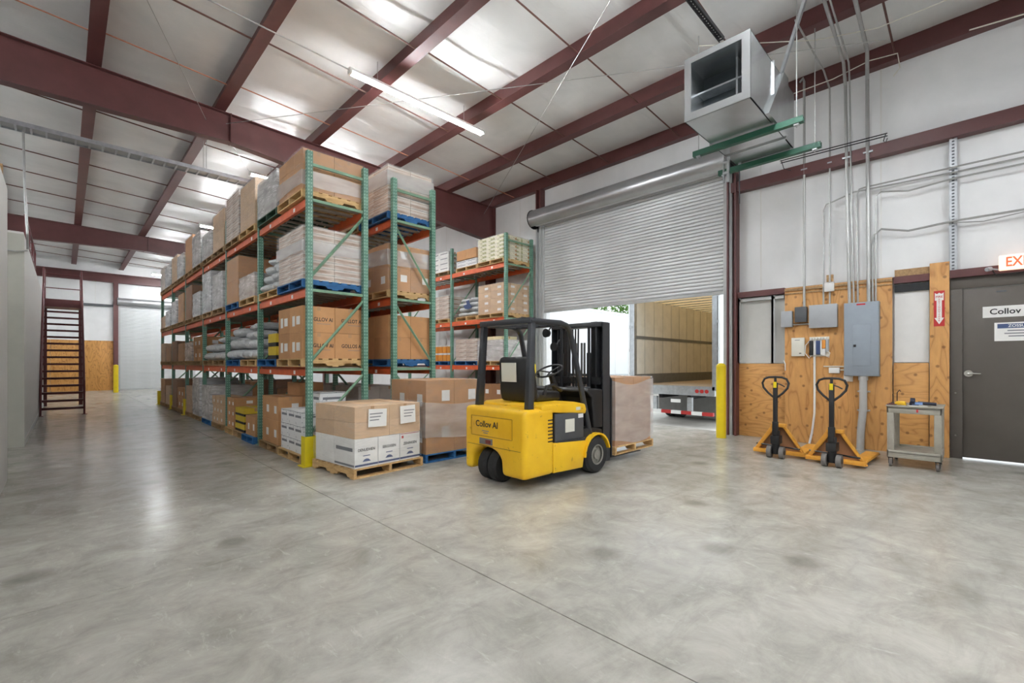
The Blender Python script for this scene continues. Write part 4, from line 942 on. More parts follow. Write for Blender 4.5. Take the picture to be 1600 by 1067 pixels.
grid(None, CXC-0.1, CY+0.6, ZC[1]+0.712, 0.6, 0.7, 0.10, 1, 2, 1, 'cream', 0, f'over grey load, {RC}', 0.01)
D(1, 1.72, 0.66, (2, 2, 5), 'flat', 'blue', 'film', 'on lower shelf middle', 0.95, 1.0)
pallet(CXC, CY+3.05, ZC[1]+0.001, 1.0, 1.0, 'blue', 'under orange tubs beside the roll-up door', 'x', False)
for k in range(4):
    for r in range(2):
        t = thing('tub', f"{NTH[k]} orange tub with white lid, {'lower' if r == 0 else 'upper'} row, rack by the roll-up door", 'tub', (CXC-0.32, CY+2.70+k*0.23, ZC[1]+0.125+r*0.26), 0, f'orange tubs row {r}')
        MB().cyl((0, 0, 0), (0, 0, 0.2), 0.095, 14, 0, 0.105).obj('tub_body', 'orange_cable', t); MB().cyl((0, 0, 0.2), (0, 0, 0.24), 0.11, 14).obj('lid', 'white', t)
D(0, 0.62, 0.75, (2, 2, 2), 'dark', 'old', None, 'on floor front', 0.95, 0.95, 1); D(0, 1.75, 0.6, (2, 2, 2), 'brown', 'old', None, 'on floor middle', 0.95, 0.95, 1); D(0, 3.05, 0.8, (2, 2, 3), 'pale', 'old', 'film', 'on floor, second bay', 0.95, 0.95, 0, False)

# loads standing on the open floor
FPX, FPY = 3.06, 6.0
pallet(FPX, FPY, 0.0, 1.08, 1.08, 'wood', 'on the open floor before the near rack post', 'y', True, math.radians(5))
t = thing('wrapped_load', 'film-wrapped brown and white cartons standing on the floor before the near rack post', 'wrapped pallet', (FPX, FPY, 0.123), math.radians(5))
cw = 1.02/3
for i in range(3):
    for j in range(2):
        o = link('carton', carton_mesh(cw-0.006, 0.505, 0.37, 'white', 0) if False else boxmesh(cw-0.006, 0.505, 0.37, 'card_white', 0.003), t, (-0.51+cw*(i+0.5), -0.255+0.51*j, 0))
        if j == 0:
            link('lettering', TXT[(('DENUDHEN', 'SEKGVSEN', 'ZENINGEN')[i], 0.05, 'ink', 0.9)], o, (0, -0.2545, 0.225), FACE_Y)
            MB().box(-cw/2+0.004, cw/2-0.004, -0.2545, -0.2525, 0.02, 0.045).box(-0.05, 0.05, -0.2545, -0.2525, 0.145, 0.155).prism([(-0.06, 0.075), (0.06, 0.075), (0.03, 0.105), (0, 0.112), (-0.03, 0.105)], 'y', -0.2545, -0.2525).obj('print_line', 'ink_blue' if i < 3 else 'ink', o)
            if i == 2: MB().box(-0.14, -0.11, -0.2545, -0.2525, 0.30, 0.335).box(-0.15, 0.15, -0.2545, -0.2525, 0.355, 0.362).obj('red_mark', 'ink_red', o)
        if i == 0 and j == 0:
            MB().box(-cw/2-0.0015, -cw/2+0.004, -0.2, 0.2, 0.21, 0.255).box(-cw/2-0.0015, -cw/2+0.004, -0.24, 0.24, 0.02, 0.045).obj('print_line', 'ink_grey', o)
for i in range(2):
    for j in range(2):
        for k in range(2):
            o = link('carton', carton_mesh(0.505, 0.505, 0.20, 'pale', 0), t, (-0.255+0.51*i, -0.255+0.51*j, 0.373+0.203*k))
link('stretch_wrap', wrapmesh(1.02, 1.02, 0.79, 'film_light'), t)
for x, z, w, h in ((-0.22, 0.50, 0.27, 0.23), (0.30, 0.50, 0.25, 0.24)):
    MB().box(x-w/2, x+w/2, -0.542, -0.537, z, z+h).obj('shipping_sheet', 'label_white', t, (0, 0, 0), (0, math.radians(2 if x < 0 else -2), 0))
    for q in range(3): MB().box(x-w*0.35, x+w*(0.35-0.1*q), -0.5435, -0.542, z+h*0.75-q*0.04, z+h*0.75-q*0.04+0.012).obj('print_line', 'ink_grey', t)
t = load(4.26, 6.08, 0.0, 1.02, 0.98, 1.08, (2, 2, 2), 'brown', 'blue', 'on the floor between racks and forklift', 'film', 1, 'y', True)
band(t, 1.02, 0.98, 0.22, 0.52, 4)

# ------------------------------------------------------------------ forklift (u forward = +X, v towards +Y)
fk = thing('forklift', 'yellow three-wheel electric forklift with black overhead guard and mast', 'forklift', (3.66, 4.05, 0), 0)
def wheel(name, parent, x, y, r, w, rim_r, side):
    t = MB()
    prof = [(-w/2, rim_r), (-w/2, r-0.03), (-w/2+0.03, r), (w/2-0.03, r), (w/2, r-0.03), (w/2, rim_r)]
    seg = 28; vs = []; k = len(prof)
    for i in range(seg):
        a = 2*PI*i/seg
        for (yy, rr) in prof: vs.append((rr*math.cos(a), yy, rr*math.sin(a)))
    fs = [(i*k+j, ((i+1) % seg)*k+j, ((i+1) % seg)*k+(j+1) % k, i*k+(j+1) % k) for i in range(seg) for j in range(k)]
    t.add(vs, fs); tyre = t.obj(name, 'rubber', parent, (x, y, r), smooth=40)
    if side:
        s = side
        h = MB().cyl((0, -w*0.30, 0), (0, w*0.30, 0), rim_r+0.004, 24).cyl((0, s*w*0.30, 0), (0, s*w*0.46, 0), rim_r*0.45, 16)
        for i in range(5):
            a = 2*PI*i/5; h.cyl((rim_r*0.7*math.cos(a), s*w*0.3, rim_r*0.7*math.sin(a)), (rim_r*0.7*math.cos(a), s*w*0.37, rim_r*0.7*math.sin(a)), 0.013, 6)
        h.obj('hub', 'rim', tyre)
        q = []
        for i in range(24): a = 2*PI*i/24; q.append((rim_r*0.95*math.cos(a), s*w*0.44, rim_r*0.95*math.sin(a)))
        MB().tube(q, 0.012, 6, closed=True).obj('rim_ring', 'rim', tyre)
    else:
        MB().cyl((0, -w*0.35, 0), (0, w*0.35, 0), rim_r+0.004, 20).obj('hub', 'blackmetal', tyre)
    return tyre
HW = 0.53
# counterweight with the arched wheel bay, corners rounded
arch = [(-HW, 0.13), (-0.15, 0.13)]+[(0.12+0.26*math.cos(PI-PI*k/12), 0.27+0.16*math.sin(PI*k/12)) for k in range(13)]+[(0.39, 0.13), (HW, 0.13), (HW, 0.92), (-HW, 0.92)]
def rounded(m, name, mat, parent, w, seg=4, **kw):
    o = m.obj(name, mat, parent, smooth=50, bevel=w, bseg=seg, **kw); return o
cwm = MB().prism(arch, 'x', 0.0, 0.52)
cwt = rounded(cwm, 'counterweight', 'liftyellow', fk, 0.055, 4)
MB().box(-0.006, 0.006, -0.32, 0.38, 0.575, 0.80).obj('recess_panel', 'liftyellow', cwt, bevel=0.006)
for z in (0.565, 0.805): MB().box(-0.003, 0.003, -0.33, 0.39, z-0.004, z+0.004).obj('panel_groove', 'liftgroove', cwt)
for y in (-0.335, 0.395): MB().box(-0.003, 0.003, y-0.004, y+0.004, 0.565, 0.805).obj('panel_groove', 'liftgroove', cwt)
link('lettering', TXT[('Collov AI', 0.105, 'ink', 1)], cwt, (-0.0075, 0.10, 0.71), FACE_X)
MB().box(-0.0075, -0.006, 0.06, 0.18, 0.625, 0.635).box(-0.0075, -0.006, 0.08, 0.16, 0.60, 0.610).obj('print_line', 'ink_grey', cwt)
MB().box(-0.004, 0.006, 0.0, 0.24, 0.465, 0.54).obj('tail_lamp', 'scuff', cwt, bevel=0.008); MB().box(-0.008, 0.004, 0.03, 0.12, 0.48, 0.525).obj('reflector', 'darkred', cwt)
MB().box(-0.002, 0.003, -0.47, 0.47, 0.448, 0.452).obj('body_seam', 'black', cwt)
MB().box(0.05, 0.45, -0.14, 0.38, 0.44, 0.47).box(0.44, 0.50, -0.14, 0.38, 0.10, 0.44).obj('wheel_bay', 'black', fk)
# side skirts, battery box, hood
for s in (-1, 1):
    sk = [(0.50, 0.14), (1.08, 0.12), (1.12, 0.30), (1.17, 0.46), (0.50, 0.50)]
    o = MB().prism(sk, 'y', s*HW-0.02*s-0.02, s*HW-0.02*s+0.02).obj('side_skirt', 'liftyellow', fk, bevel=0.008)
    o = MB().box(0.55, 1.12, s*(HW-0.03)-0.015, s*(HW-0.03)+0.015, 0.50, 0.84).obj('battery_cover', 'panelgrey', fk, bevel=0.008)
    MB().box(0.56, 1.14, s*(HW-0.012)-0.008, s*(HW-0.012)+0.008, 0.455, 0.50).obj('cover_rail', 'guardmetal', o)
    if s < 0:
        MB().box(0.74, 0.92, -HW+0.008, -HW+0.014, 0.60, 0.76).obj('capacity_plate', 'offwhite', o)
        MB().box(1.0, 1.1, -HW+0.008, -HW+0.014, 0.76, 0.81).obj('sticker', 'label_white', o)
        for k in range(7): MB().box(0.40, 0.49, -HW-0.004, -HW+0.02, 0.52+k*0.042, 0.535+k*0.042).obj('vent_slot', 'black', cwt)
MB().box(0.52, 1.12, -HW+0.05, HW-0.05, 0.14, 0.84).obj('battery_box', 'blackmetal', fk)
hp = [(0.30, 0.88), (1.16, 0.80), (1.18, 0.86), (1.15, 0.93), (0.95, 0.965), (0.35, 0.965), (0.30, 0.94)]
rounded(MB().prism(hp, 'y', -HW+0.01, HW-0.01), 'hood', 'liftyellow', fk, 0.02, 3)
MB().box(0.95, 1.04, -HW+0.008, -HW+0.012, 0.86, 0.90).obj('sticker', 'offwhite', fk)
# operator's step, dash, cowl
st_ = MB().prism([(1.14, 0.30), (1.58, 0.30), (1.58, 0.56), (1.40, 0.60), (1.14, 0.60)], 'y', -HW+0.04, HW-0.04).obj('floor_step', 'black', fk, bevel=0.02)
cowl = [(1.14, 0.60), (1.50, 0.60), (1.50, 0.70), (1.56, 0.72), (1.58, 1.08), (1.50, 1.12), (1.20, 1.10), (1.18, 1.05), (1.40, 0.98), (1.42, 0.80)]
MB().prism([(1.40, 0.58), (1.60, 0.58), (1.60, 1.10), (1.26, 1.13), (1.22, 1.08), (1.36, 1.0)], 'y', -HW+0.05, HW-0.05).obj('front_cowl', 'black', fk, bevel=0.02, bseg=3)
MB().box(1.30, 1.50, -0.35, -0.05, 1.118, 1.132).obj('dash_panel', 'panelgrey', fk)
MB().cyl((1.40, 0.06, 0.75), (1.14, 0.06, 1.30), 0.055, 12, 0, 0.04).obj('steering_column', 'black', fk)
ring = []
ax = Vector((-0.43, 0, 0.90)).normalized(); e1 = Vector((0, 1, 0)); e2 = ax.cross(e1)
for k in range(28):
    a = 2*PI*k/28; ring.append(Vector((1.11, 0.06, 1.35))+(e1*math.cos(a)+e2*math.sin(a))*0.19)
sw = MB().tube(ring, 0.014, 8, closed=True)
for k in (0, 9, 19): sw.cyl(Vector((1.12, 0.06, 1.33)), ring[k], 0.011, 6)
sw.cyl(ring[6], ring[6]+ax*0.06, 0.02, 8).obj('steering_wheel', 'black', fk)
for y in (-0.18, -0.23, -0.28): MB().cyl((1.36, y, 1.08), (1.28, y, 1.26), 0.008, 6).cyl((1.28, y, 1.26), (1.272, y, 1.28), 0.018, 8).obj('control_lever', 'black', fk)
# seat
rounded(MB().box(0.55, 1.02, -0.22, 0.26, 0.965, 1.09), 'seat_cushion', 'black', fk, 0.045, 4)
bp = [(0.40, 0.97), (0.52, 0.98), (0.56, 1.10), (0.50, 1.45), (0.46, 1.53), (0.38, 1.54), (0.35, 1.48), (0.37, 1.10)]
bk = rounded(MB().prism(bp, 'y', -0.24, 0.28), 'backrest', 'black', fk, 0.05, 4)
MB().hexa([(0.340, -0.06, 1.22), (0.350, -0.06, 1.22), (0.350, 0.20, 1.22), (0.340, 0.20, 1.22), (0.330, -0.06, 1.46), (0.340, -0.06, 1.46), (0.340, 0.20, 1.46), (0.330, 0.20, 1.46)]).obj('notice_sticker', 'offwhite', bk)
MB().tube([(0.62, -0.27, 1.05), (0.66, -0.28, 1.16), (0.80, -0.28, 1.18), (0.95, -0.28, 1.10)], 0.022, 8).obj('hip_restraint', 'black', fk)
# overhead guard
for s in (-1, 1):
    MB().hexa([(0.12, s*0.44-0.035, 0.90), (0.22, s*0.44-0.035, 0.90), (0.22, s*0.44+0.035, 0.90), (0.12, s*0.44+0.035, 0.90), (0.20, s*0.42-0.03, 1.93), (0.28, s*0.42-0.03, 1.93), (0.28, s*0.42+0.03, 1.93), (0.20, s*0.42+0.03, 1.93)]).obj('rear_pillar', 'guardmetal', fk, bevel=0.01)
    MB().tube([(0.20, s*0.42, 1.95), (0.75, s*0.43, 1.955), (0.86, s*0.435, 1.93), (0.93, s*0.44, 1.86), (0.98, s*0.445, 1.70), (1.14, s*0.46, 1.12), (1.32, s*0.47, 0.50)], 0.036, 10).obj('front_pillar', 'guardmetal', fk)
MB().box(0.18, 0.28, -0.45, 0.45, 1.92, 1.99).obj('rear_crossbar', 'guardmetal', fk, bevel=0.01)
MB().box(0.80, 0.86, -0.44, 0.44, 1.92, 1.97).obj('front_crossbar', 'guardmetal', fk, bevel=0.008)
for k in range(5): MB().box(0.24, 0.84, -0.30+k*0.15-0.014, -0.30+k*0.15+0.014, 1.935, 1.97).obj('roof_bar', 'guardmetal', fk)
for x, z, y in ((0.62, 1.83, -0.30), (0.70, 1.66, -0.36)):
    MB().cyl((x, y, z), (x+0.05, y, z), 0.055, 14, 0, 0.045).cyl((x+0.03, y, z), (x+0.10, y-0.02, 1.93 if z > 1.7 else 1.75), 0.010, 6).obj('work_lamp', 'black', fk)
# mast, carriage, forks
for s in (-1, 1):
    MB().prism([(1.62, s*0.40-0.075), (1.78, s*0.40-0.075), (1.78, s*0.40+0.055), (1.62, s*0.40+0.055), (1.62, s*0.40+0.04), (1.74, s*0.40+0.04), (1.74, s*0.40-0.06), (1.62, s*0.40-0.06)], 'z', 0.10, 2.02).obj('mast_channel', 'guardmetal', fk)
    MB().prism([(1.66, s*0.29-0.05), (1.80, s*0.29-0.05), (1.80, s*0.29+0.05), (1.66, s*0.29+0.05)], 'z', 0.12, 2.04).obj('inner_channel', 'blackmetal', fk)
    MB().cyl((1.60, s*0.25, 0.2), (1.60, s*0.25, 1.6), 0.032, 12).cyl((1.60, s*0.25, 1.6), (1.60, s*0.25, 1.96), 0.020, 10).obj('lift_cylinder', 'blackmetal', fk)
    MB().cyl((1.30, s*0.42, 0.42), (1.62, s*0.42, 0.75), 0.03, 10).obj('tilt_cylinder', 'blackmetal', fk)
MB().box(1.60, 1.80, -0.45, 0.45, 1.96, 2.03).obj('mast_crossbar', 'guardmetal', fk, bevel=0.01)
MB().box(1.60, 1.64, -0.44, 0.44, 1.16, 1.26).obj('mast_crossbar', 'blackmetal', fk); MB().box(1.60, 1.64, -0.44, 0.44, 0.35, 0.47).obj('mast_crossbar', 'blackmetal', fk)
for y in (-0.10, -0.05, 0.05, 0.10): MB().box(1.69, 1.71, y-0.012, y+0.012, 0.4, 1.75).obj('lift_chain', 'scuff', fk)
for k in range(5): MB().tube([(1.66, 0.18-0.05*k, 1.95), (1.64, 0.17-0.05*k, 1.5), (1.62, 0.16-0.06*k, 0.9), (1.64, 0.1-0.05*k, 0.5)], 0.013, 6).obj('hydraulic_hose', 'black', fk)
MB().box(1.84, 1.87, -0.42, 0.42, 0.10, 0.20).box(1.84, 1.87, -0.42, 0.42, 0.48, 0.58).box(1.80, 1.85, -0.34, -0.28, 0.08, 0.62).box(1.80, 1.85, 0.28, 0.34, 0.08, 0.62).obj('carriage', 'blackmetal', fk)
lb = MB().tube([(1.92, -0.40, 0.12), (1.92, -0.40, 1.22), (1.92, -0.36, 1.28), (1.92, 0.36, 1.28), (1.92, 0.40, 1.22), (1.92, 0.40, 0.12)], 0.020, 8)
for y in (-0.20, 0, 0.20): lb.cyl((1.92, y, 0.5), (1.92, y, 1.28), 0.013, 6)
lb.cyl((1.92, -0.4, 0.58), (1.92, 0.4, 0.58), 0.014, 6).obj('load_backrest', 'blackmetal', fk)
for s in (-1, 1):
    MB().prism([(1.88, 0.06), (2.98, 0.045), (2.98, 0.055), (2.1, 0.095), (1.93, 0.10), (1.93, 0.60), (1.88, 0.60)], 'y', s*0.22-0.05, s*0.22+0.05).obj('fork', 'blackmetal', fk)
# wheels and fenders
for s in (-1, 1):
    wheel('front_tyre', fk, 1.38, s*0.46, 0.245, 0.18, 0.135, s)
    q = [(1.38+0.29*math.cos(a), 0.245+0.29*math.sin(a)) for a in [math.radians(12+k*14) for k in range(13)]]+[(1.38+0.265*math.cos(a), 0.245+0.265*math.sin(a)) for a in [math.radians(180-k*14) for k in range(13)]]
    MB().prism(q, 'y', s*0.46-0.10, s*0.46+0.10).obj('fender', 'liftyellow', fk, smooth=40)
MB().cyl((1.38, -0.4, 0.245), (1.38, 0.4, 0.245), 0.07, 12).obj('drive_axle', 'blackmetal', fk)
for y in (0.04, 0.215): wheel('rear_tyre', fk, 0.20, y, 0.205, 0.15, 0.11, 0)
MB().cyl((0.20, 0.128, 0.2), (0.20, 0.128, 0.44), 0.05, 12).obj('steer_spindle', 'blackmetal', fk)
# the load it carries
zt = pallet(6.32, 4.20, 0.101, 1.12, 1.02, 'wood', 'raised on the forks of the yellow forklift', 'y', True)
t = thing('wrapped_load', 'film-wrapped brown cartons carried on the forks of the yellow forklift', 'wrapped pallet', (6.32, 4.20, zt))
grid(t, 0, 0, 0, 1.06, 0.96, 1.02, 2, 2, 3, 'brown', 0); link('stretch_wrap', wrapmesh(1.06, 0.96, 1.02, 'film_mid'), t); band(t, 1.06, 0.96, 0.05, 0.90, 7)

# ------------------------------------------------------------------ bollards
def bollard(x, y, h, r, label):
    t = thing('bollard', label, 'bollard', (x, y, 0))
    m = MB(); m.tube([(0, 0, 0), (0, 0, h-r*0.7)], r, 20).obj('post', 'yellow', t)
    dome = MB(); vs = []; fs = []
    for j in range(5):
        a = PI/2*j/5
        for i in range(20): vs.append((r*math.cos(a)*math.cos(2*PI*i/20), r*math.cos(a)*math.sin(2*PI*i/20), h-r*0.7+r*0.7*math.sin(a)))
    vs.append((0, 0, h)); fs = [(j*20+i, j*20+(i+1) % 20, (j+1)*20+(i+1) % 20, (j+1)*20+i) for j in range(4) for i in range(20)]+[(80+i, 80+(i+1) % 20, 100) for i in range(20)]
    dome.add(vs, fs).obj('cap', 'yellow', t, smooth=60)
bollard(9.18, 3.48, 1.46, 0.09, 'yellow domed bollard at the jamb beside the plywood')
bollard(9.34, 8.66, 1.46, 0.09, 'yellow domed bollard at the jamb behind the forklift')
bollard(1.86, 30.2, 1.40, 0.10, 'yellow bollard beside the far roll-up door')

# ------------------------------------------------------------------ pallet jacks (forks towards the wall)
def jack(x, y, label, rz):
    t = thing('pallet_jack', label, 'pallet jack', (x, y, 0), rz, 'pallet jacks')
    for s in (-1, 1):
        MB().prism([(0.20, 0.05), (1.30, 0.045), (1.36, 0.03), (1.36, 0.05), (1.28, 0.085), (0.20, 0.09)], 'y', s*0.25-0.085, s*0.25+0.085).obj('fork', 'jackorange', t, bevel=0.006)
        MB().cyl((1.12, s*0.25-0.04, 0.035), (1.12, s*0.25+0.04, 0.035), 0.035, 12).obj('load_roller', 'wheelgrey', t)
        # sloping side bar of the A-frame
        MB().hexa([(0.17, s*0.345-0.025, 0.04), (0.25, s*0.345-0.025, 0.04), (0.25, s*0.345+0.02, 0.06), (0.17, s*0.345+0.02, 0.06), (0.17, s*0.06-0.03, 0.47), (0.25, s*0.06-0.03, 0.47), (0.25, s*0.06+0.03, 0.50), (0.17, s*0.06+0.03, 0.50)]).obj('frame_bar', 'jackorange', t, bevel=0.006)
    MB().box(0.15, 0.25, -0.36, 0.36, 0.04, 0.10).obj('base_bar', 'jackorange', t, bevel=0.008)
    MB().prism([(-0.31, 0.1), (0.31, 0.1), (0.05, 0.46), (-0.05, 0.46)], 'x', 0.225, 0.235).obj('back_plate', 'card_dark', t)
    MB().box(0.14, 0.26, -0.10, 0.10, 0.46, 0.51).obj('top_plate', 'jackorange', t, bevel=0.008)
    for s in (-1, 1):
        w = MB().cyl((0.02, s*0.085-0.03, 0.09), (0.02, s*0.085+0.03, 0.09), 0.09, 20).obj('steer_wheel', 'wheelgrey', t)
        MB().cyl((0.02, s*0.085-0.034, 0.09), (0.02, s*0.085+0.034, 0.09), 0.035, 12).obj('hub', 'black', w)
    MB().cyl((0.02, -0.11, 0.09), (0.02, 0.11, 0.09), 0.018, 8).cyl((0.02, 0, 0.06), (0.04, 0, 0.42), 0.055, 14).box(-0.05, 0.14, -0.06, 0.06, 0.22, 0.34).cyl((0.10, 0.03, 0.2), (0.10, 0.03, 0.5), 0.035, 12).obj('hydraulic_pump', 'black', t, bevel=0.006)
    MB().cyl((0.02, -0.32, 0.17), (0.2, 0.32, 0.17), 0.012, 6).obj('torsion_rod', 'blackmetal', t)
    MB().box(-0.025, 0.025, -0.03, 0.03, 0.36, 1.16).obj('handle_shaft', 'black', t, bevel=0.008)
    MB().box(-0.032, 0.032, -0.037, 0.037, 0.36, 0.56).obj('shaft_socket', 'black', t, bevel=0.006)
    lp = [(0, -0.02, 0.93), (0, -0.10, 1.0), (0, -0.165, 1.08), (0, -0.18, 1.15), (0, -0.15, 1.215), (0, -0.09, 1.24), (0, 0, 1.245), (0, 0.09, 1.24), (0, 0.15, 1.215), (0, 0.18, 1.15), (0, 0.165, 1.08), (0, 0.10, 1.0), (0, 0.02, 0.93)]
    MB().tube(lp, 0.016, 8).cyl((0, 0, 1.1), (0, 0, 1.245), 0.018, 8).obj('handle_loop', 'black', t)
    MB().tube([(-0.01, -0.02, 1.15), (-0.02, -0.08, 1.13), (-0.015, -0.13, 1.10)], 0.009, 6).obj('release_lever', 'black', t)
    MB().box(-0.027, -0.0255, -0.022, 0.022, 1.08, 1.17).obj('warning_sticker', 'guard_yellow', t)
jack(7.78, 2.14, 'orange pallet jack parked nearer the roll-up door', math.radians(1))
jack(7.66, 1.40, 'orange pallet jack parked beside the grey cart', math.radians(-2))

# ------------------------------------------------------------------ utility cart and what lies on it
ca = thing('utility_cart', 'grey two-shelf plastic utility cart beside the brown door', 'cart', (8.68, 0.585, 0))
CWd, CLn = 0.285, 0.36
def tray(z, name):
    m = MB().box(-CLn, CLn, -CWd, CWd, z, z+0.02)
    m.box(-CLn, -CLn+0.02, -CWd, CWd, z-0.06, z+0.045).box(CLn-0.02, CLn, -CWd, CWd, z-0.06, z+0.045).box(-CLn, CLn, -CWd, -CWd+0.02, z-0.06, z+0.045).box(-CLn, CLn, CWd-0.02, CWd, z-0.06, z+0.045)
    return m.obj(name, 'cart', ca, bevel=0.006)
tray(0.19, 'lower_tray'); tray(0.815, 'upper_tray')
MB().box(-CLn-0.012, CLn+0.012, -CWd-0.012, CWd+0.012, 0.845, 0.862).box(-CLn+0.01, CLn-0.01, -CWd+0.01, CWd-0.01, 0.84, 0.845).obj('tray_lip', 'cart', ca, bevel=0.005)
for sx in (-1, 1):
    for sy in (-1, 1):
        x0, y0 = sx*(CLn-0.03), sy*(CWd-0.04)
        MB().box(x0-0.028, x0+0.028, y0-0.038, y0+0.038, 0.20, 0.78).obj('leg', 'cart', ca, bevel=0.008)
        k = MB().cyl((x0, y0-0.016, 0.05), (x0, y0+0.016, 0.05), 0.05, 16).obj('caster_wheel', 'wheelgrey', ca)
        MB().box(x0-0.02, x0+0.02, y0-0.024, y0-0.018, 0.04, 0.13).box(x0-0.02, x0+0.02, y0+0.018, y0+0.024, 0.04, 0.13).box(x0-0.03, x0+0.03, y0-0.03, y0+0.03, 0.12, 0.132).obj('caster_fork', 'blackmetal', k)
MB().box(-CLn-0.014, -CLn-0.011, -0.05, -0.03, 0.78, 0.82).obj('scratch_mark', 'signred', ca)
TZ = 0.862
o = thing('tape_gun', 'black tape gun with a pale blue roll on the grey cart', 'tape gun', (8.50, 0.52, TZ))
MB().cyl((0, 0.06, 0.055), (0, 0.11, 0.055), 0.05, 16).box(-0.03, 0.03, 0.02, 0.12, 0, 0.05).obj('tape_body', 'navy', o, bevel=0.004); MB().tube([(0, 0.03, 0.04), (0, -0.06, 0.035), (0, -0.16, 0.03)], 0.022, 8).obj('grip', 'navy', o); MB().box(-0.035, -0.03, -0.02, 0.09, 0.015, 0.05).obj('tape_label', 'skyblue', o)
o = MB().prism([(-0.06, 0), (0.06, 0), (0.07, 0.03), (0.04, 0.055), (-0.05, 0.05)], 'x', -0.03, 0.03).obj('tape_measure', 'toolyellow', None, (8.48, 0.73, TZ), bevel=0.006); tag(o, 'small yellow tape measure on the grey cart', 'tape measure')
o = MB().box(-0.06, 0.06, -0.06, 0.05, 0, 0.012).box(-0.03, 0.03, -0.03, 0.03, 0.012, 0.022).obj('wire_tool', 'maroon', None, (8.46, 0.83, TZ), bevel=0.004); tag(o, 'small rusty red hand tool at the far corner of the cart', 'tool')
o = MB().box(-0.05, 0.05, -0.10, 0.10, 0, 0.004).obj('paper_sheet', 'label_white', None, (8.40, 0.55, TZ), (0, 0, 0.3)); tag(o, 'white paper slip lying on the grey cart', 'paper')
o = MB().tube([(0, 0, 0), (0, 0, 0.16), (0, -0.03, 0.20), (0, -0.04, 0.17)], 0.006, 6).tube([(0, 0.05, 0), (0, 0.05, 0.14)], 0.005, 6).box(-0.02, 0.02, -0.02, 0.07, 0, 0.01).obj('wire_hook_stand', 'blackmetal', None, (8.80, 0.80, TZ)); tag(o, 'thin bent wire hooks standing at the back of the cart', 'wire hook')

# ------------------------------------------------------------------ hung metal duct
du = thing('metal_duct', 'square sheet-metal duct unit hung under the roof near the roll-up door', 'duct', (6.08, 1.95, 4.76))
LX, WY, HZ = 1.95, 0.84, 0.85
b = MB(); b.box(0, LX, 0, WY, 0, 0.012).box(0, LX, 0, WY, HZ-0.012, HZ).box(0, LX, 0, 0.012, 0, HZ).box(0, LX, WY-0.012, WY, 0, HZ).obj('casing', 'sheetmetal', du)
fq = MB().box(-0.012, 0.012, 0, 0.10, 0, HZ).box(-0.012, 0.012, WY-0.09, WY, 0, HZ).box(-0.012, 0.012, 0.1, WY-0.09, 0, 0.10).box(-0.012, 0.012, 0.1, WY-0.09, HZ-0.08, HZ).obj('front_frame', 'sheetmetal', du)
for x in (0.9, 1.45): MB().box(x-0.015, x+0.015, -0.02, WY+0.02, -0.02, HZ+0.02).obj('flange', 'sheetmetal', du)
MB().prism([(0.55, 0.0), (1.45, 0.0), (1.45, HZ), (1.25, HZ)], 'y', -0.05, 0).obj('side_panel', 'sheetmetal', du)
MB().box(0.6, 0.62, 0.012, WY-0.012, 0.012, HZ-0.012).obj('filter_face', 'duct_dark', du)
for z in (0.30, 0.55): MB().box(0.4, 0.6, 0.012, WY-0.012, z-0.012, z+0.012).obj('baffle', 'galvanised', du)
for y in (0.30,): MB().box(0.4, 0.6, y-0.012, y+0.012, 0.012, HZ-0.012).obj('baffle', 'galvanised', du)
MB().box(LX, LX+0.1, 0.05, WY-0.05, 0.05, HZ-0.05).obj('rear_collar', 'galvanised', du)
for x, lab in ((7.0, 'dark green strut under the front of the metal duct'), (8.0, 'dark green strut under the rear of the metal duct')):
    t = thing('support_strut', lab, 'strut', (x, 2.33, 4.66))
    MB().prism([(-0.04, 0), (0.04, 0), (0.04, 0.08), (0.02, 0.08), (0.02, 0.072), (0.032, 0.072), (0.032, 0.008), (-0.032, 0.008), (-0.032, 0.072), (-0.02, 0.072), (-0.02, 0.08), (-0.04, 0.08)], 'y', -0.74, 0.74).obj('channel', 'strutgreen', t)
    for s in (-1, 1):
        MB().cyl((0, s*0.66, -0.05), (0, s*0.66, 1.86), 0.007, 6).obj('hanger_rod', 'conduit', t); MB().box(-0.03, 0.03, s*0.66-0.03, s*0.66+0.03, -0.02, 0.0).obj('nut_plate', 'galvanised', t)
    for y in (-0.36, 0.40): MB().box(-0.025, 0.025, y-0.02, y+0.02, 0.02, 0.14).obj('bracket', 'galvanised', t)
o = MB().hexa([(-0.03, -0.02, 0), (0.03, -0.02, 0), (0.03, 0.02, 0), (-0.03, 0.02, 0), (-0.63, -0.62, 1.0), (-0.57, -0.62, 1.0), (-0.57, -0.58, 1.0), (-0.63, -0.58, 1.0)]).obj('angle_brace', 'galvanised', None, (7.5, 2.02, 5.6)); tag(o, 'slanting galvanised brace from the metal duct up to the roof', 'brace')
o = MB().box(5.0, 7.15, -0.02, 0.02, 0.0, 0.008).box(5.0, 7.15, -0.04, -0.03, -0.06, 0).box(5.0, 7.15, 0.03, 0.04, -0.06, 0)
for k in range(34): o.box(5.03+k*0.063, 5.055+k*0.063, -0.03, 0.03, -0.05, -0.04)
tag(o.obj('slotted_strut', 'blackmetal', None, (0, 2.70, 6.42)), 'dark slotted strut fixed under the roof above the metal duct', 'strut')
o = thing('control_bracket', 'small steel bracket with clips between the duct struts', 'bracket', (7.55, 2.78, 4.35))
MB().box(-0.02, 0.02, -0.05, -0.01, 0, 0.5).box(-0.02, 0.02, 0.03, 0.05, 0.0, 0.5).obj('side_bar', 'galvanised', o); MB().cyl((0, -0.05, 0.15), (0, 0.05, 0.15), 0.03, 10).cyl((0, -0.05, 0.32), (0, 0.05, 0.32), 0.025, 10).obj('clip', 'galvanised', o)

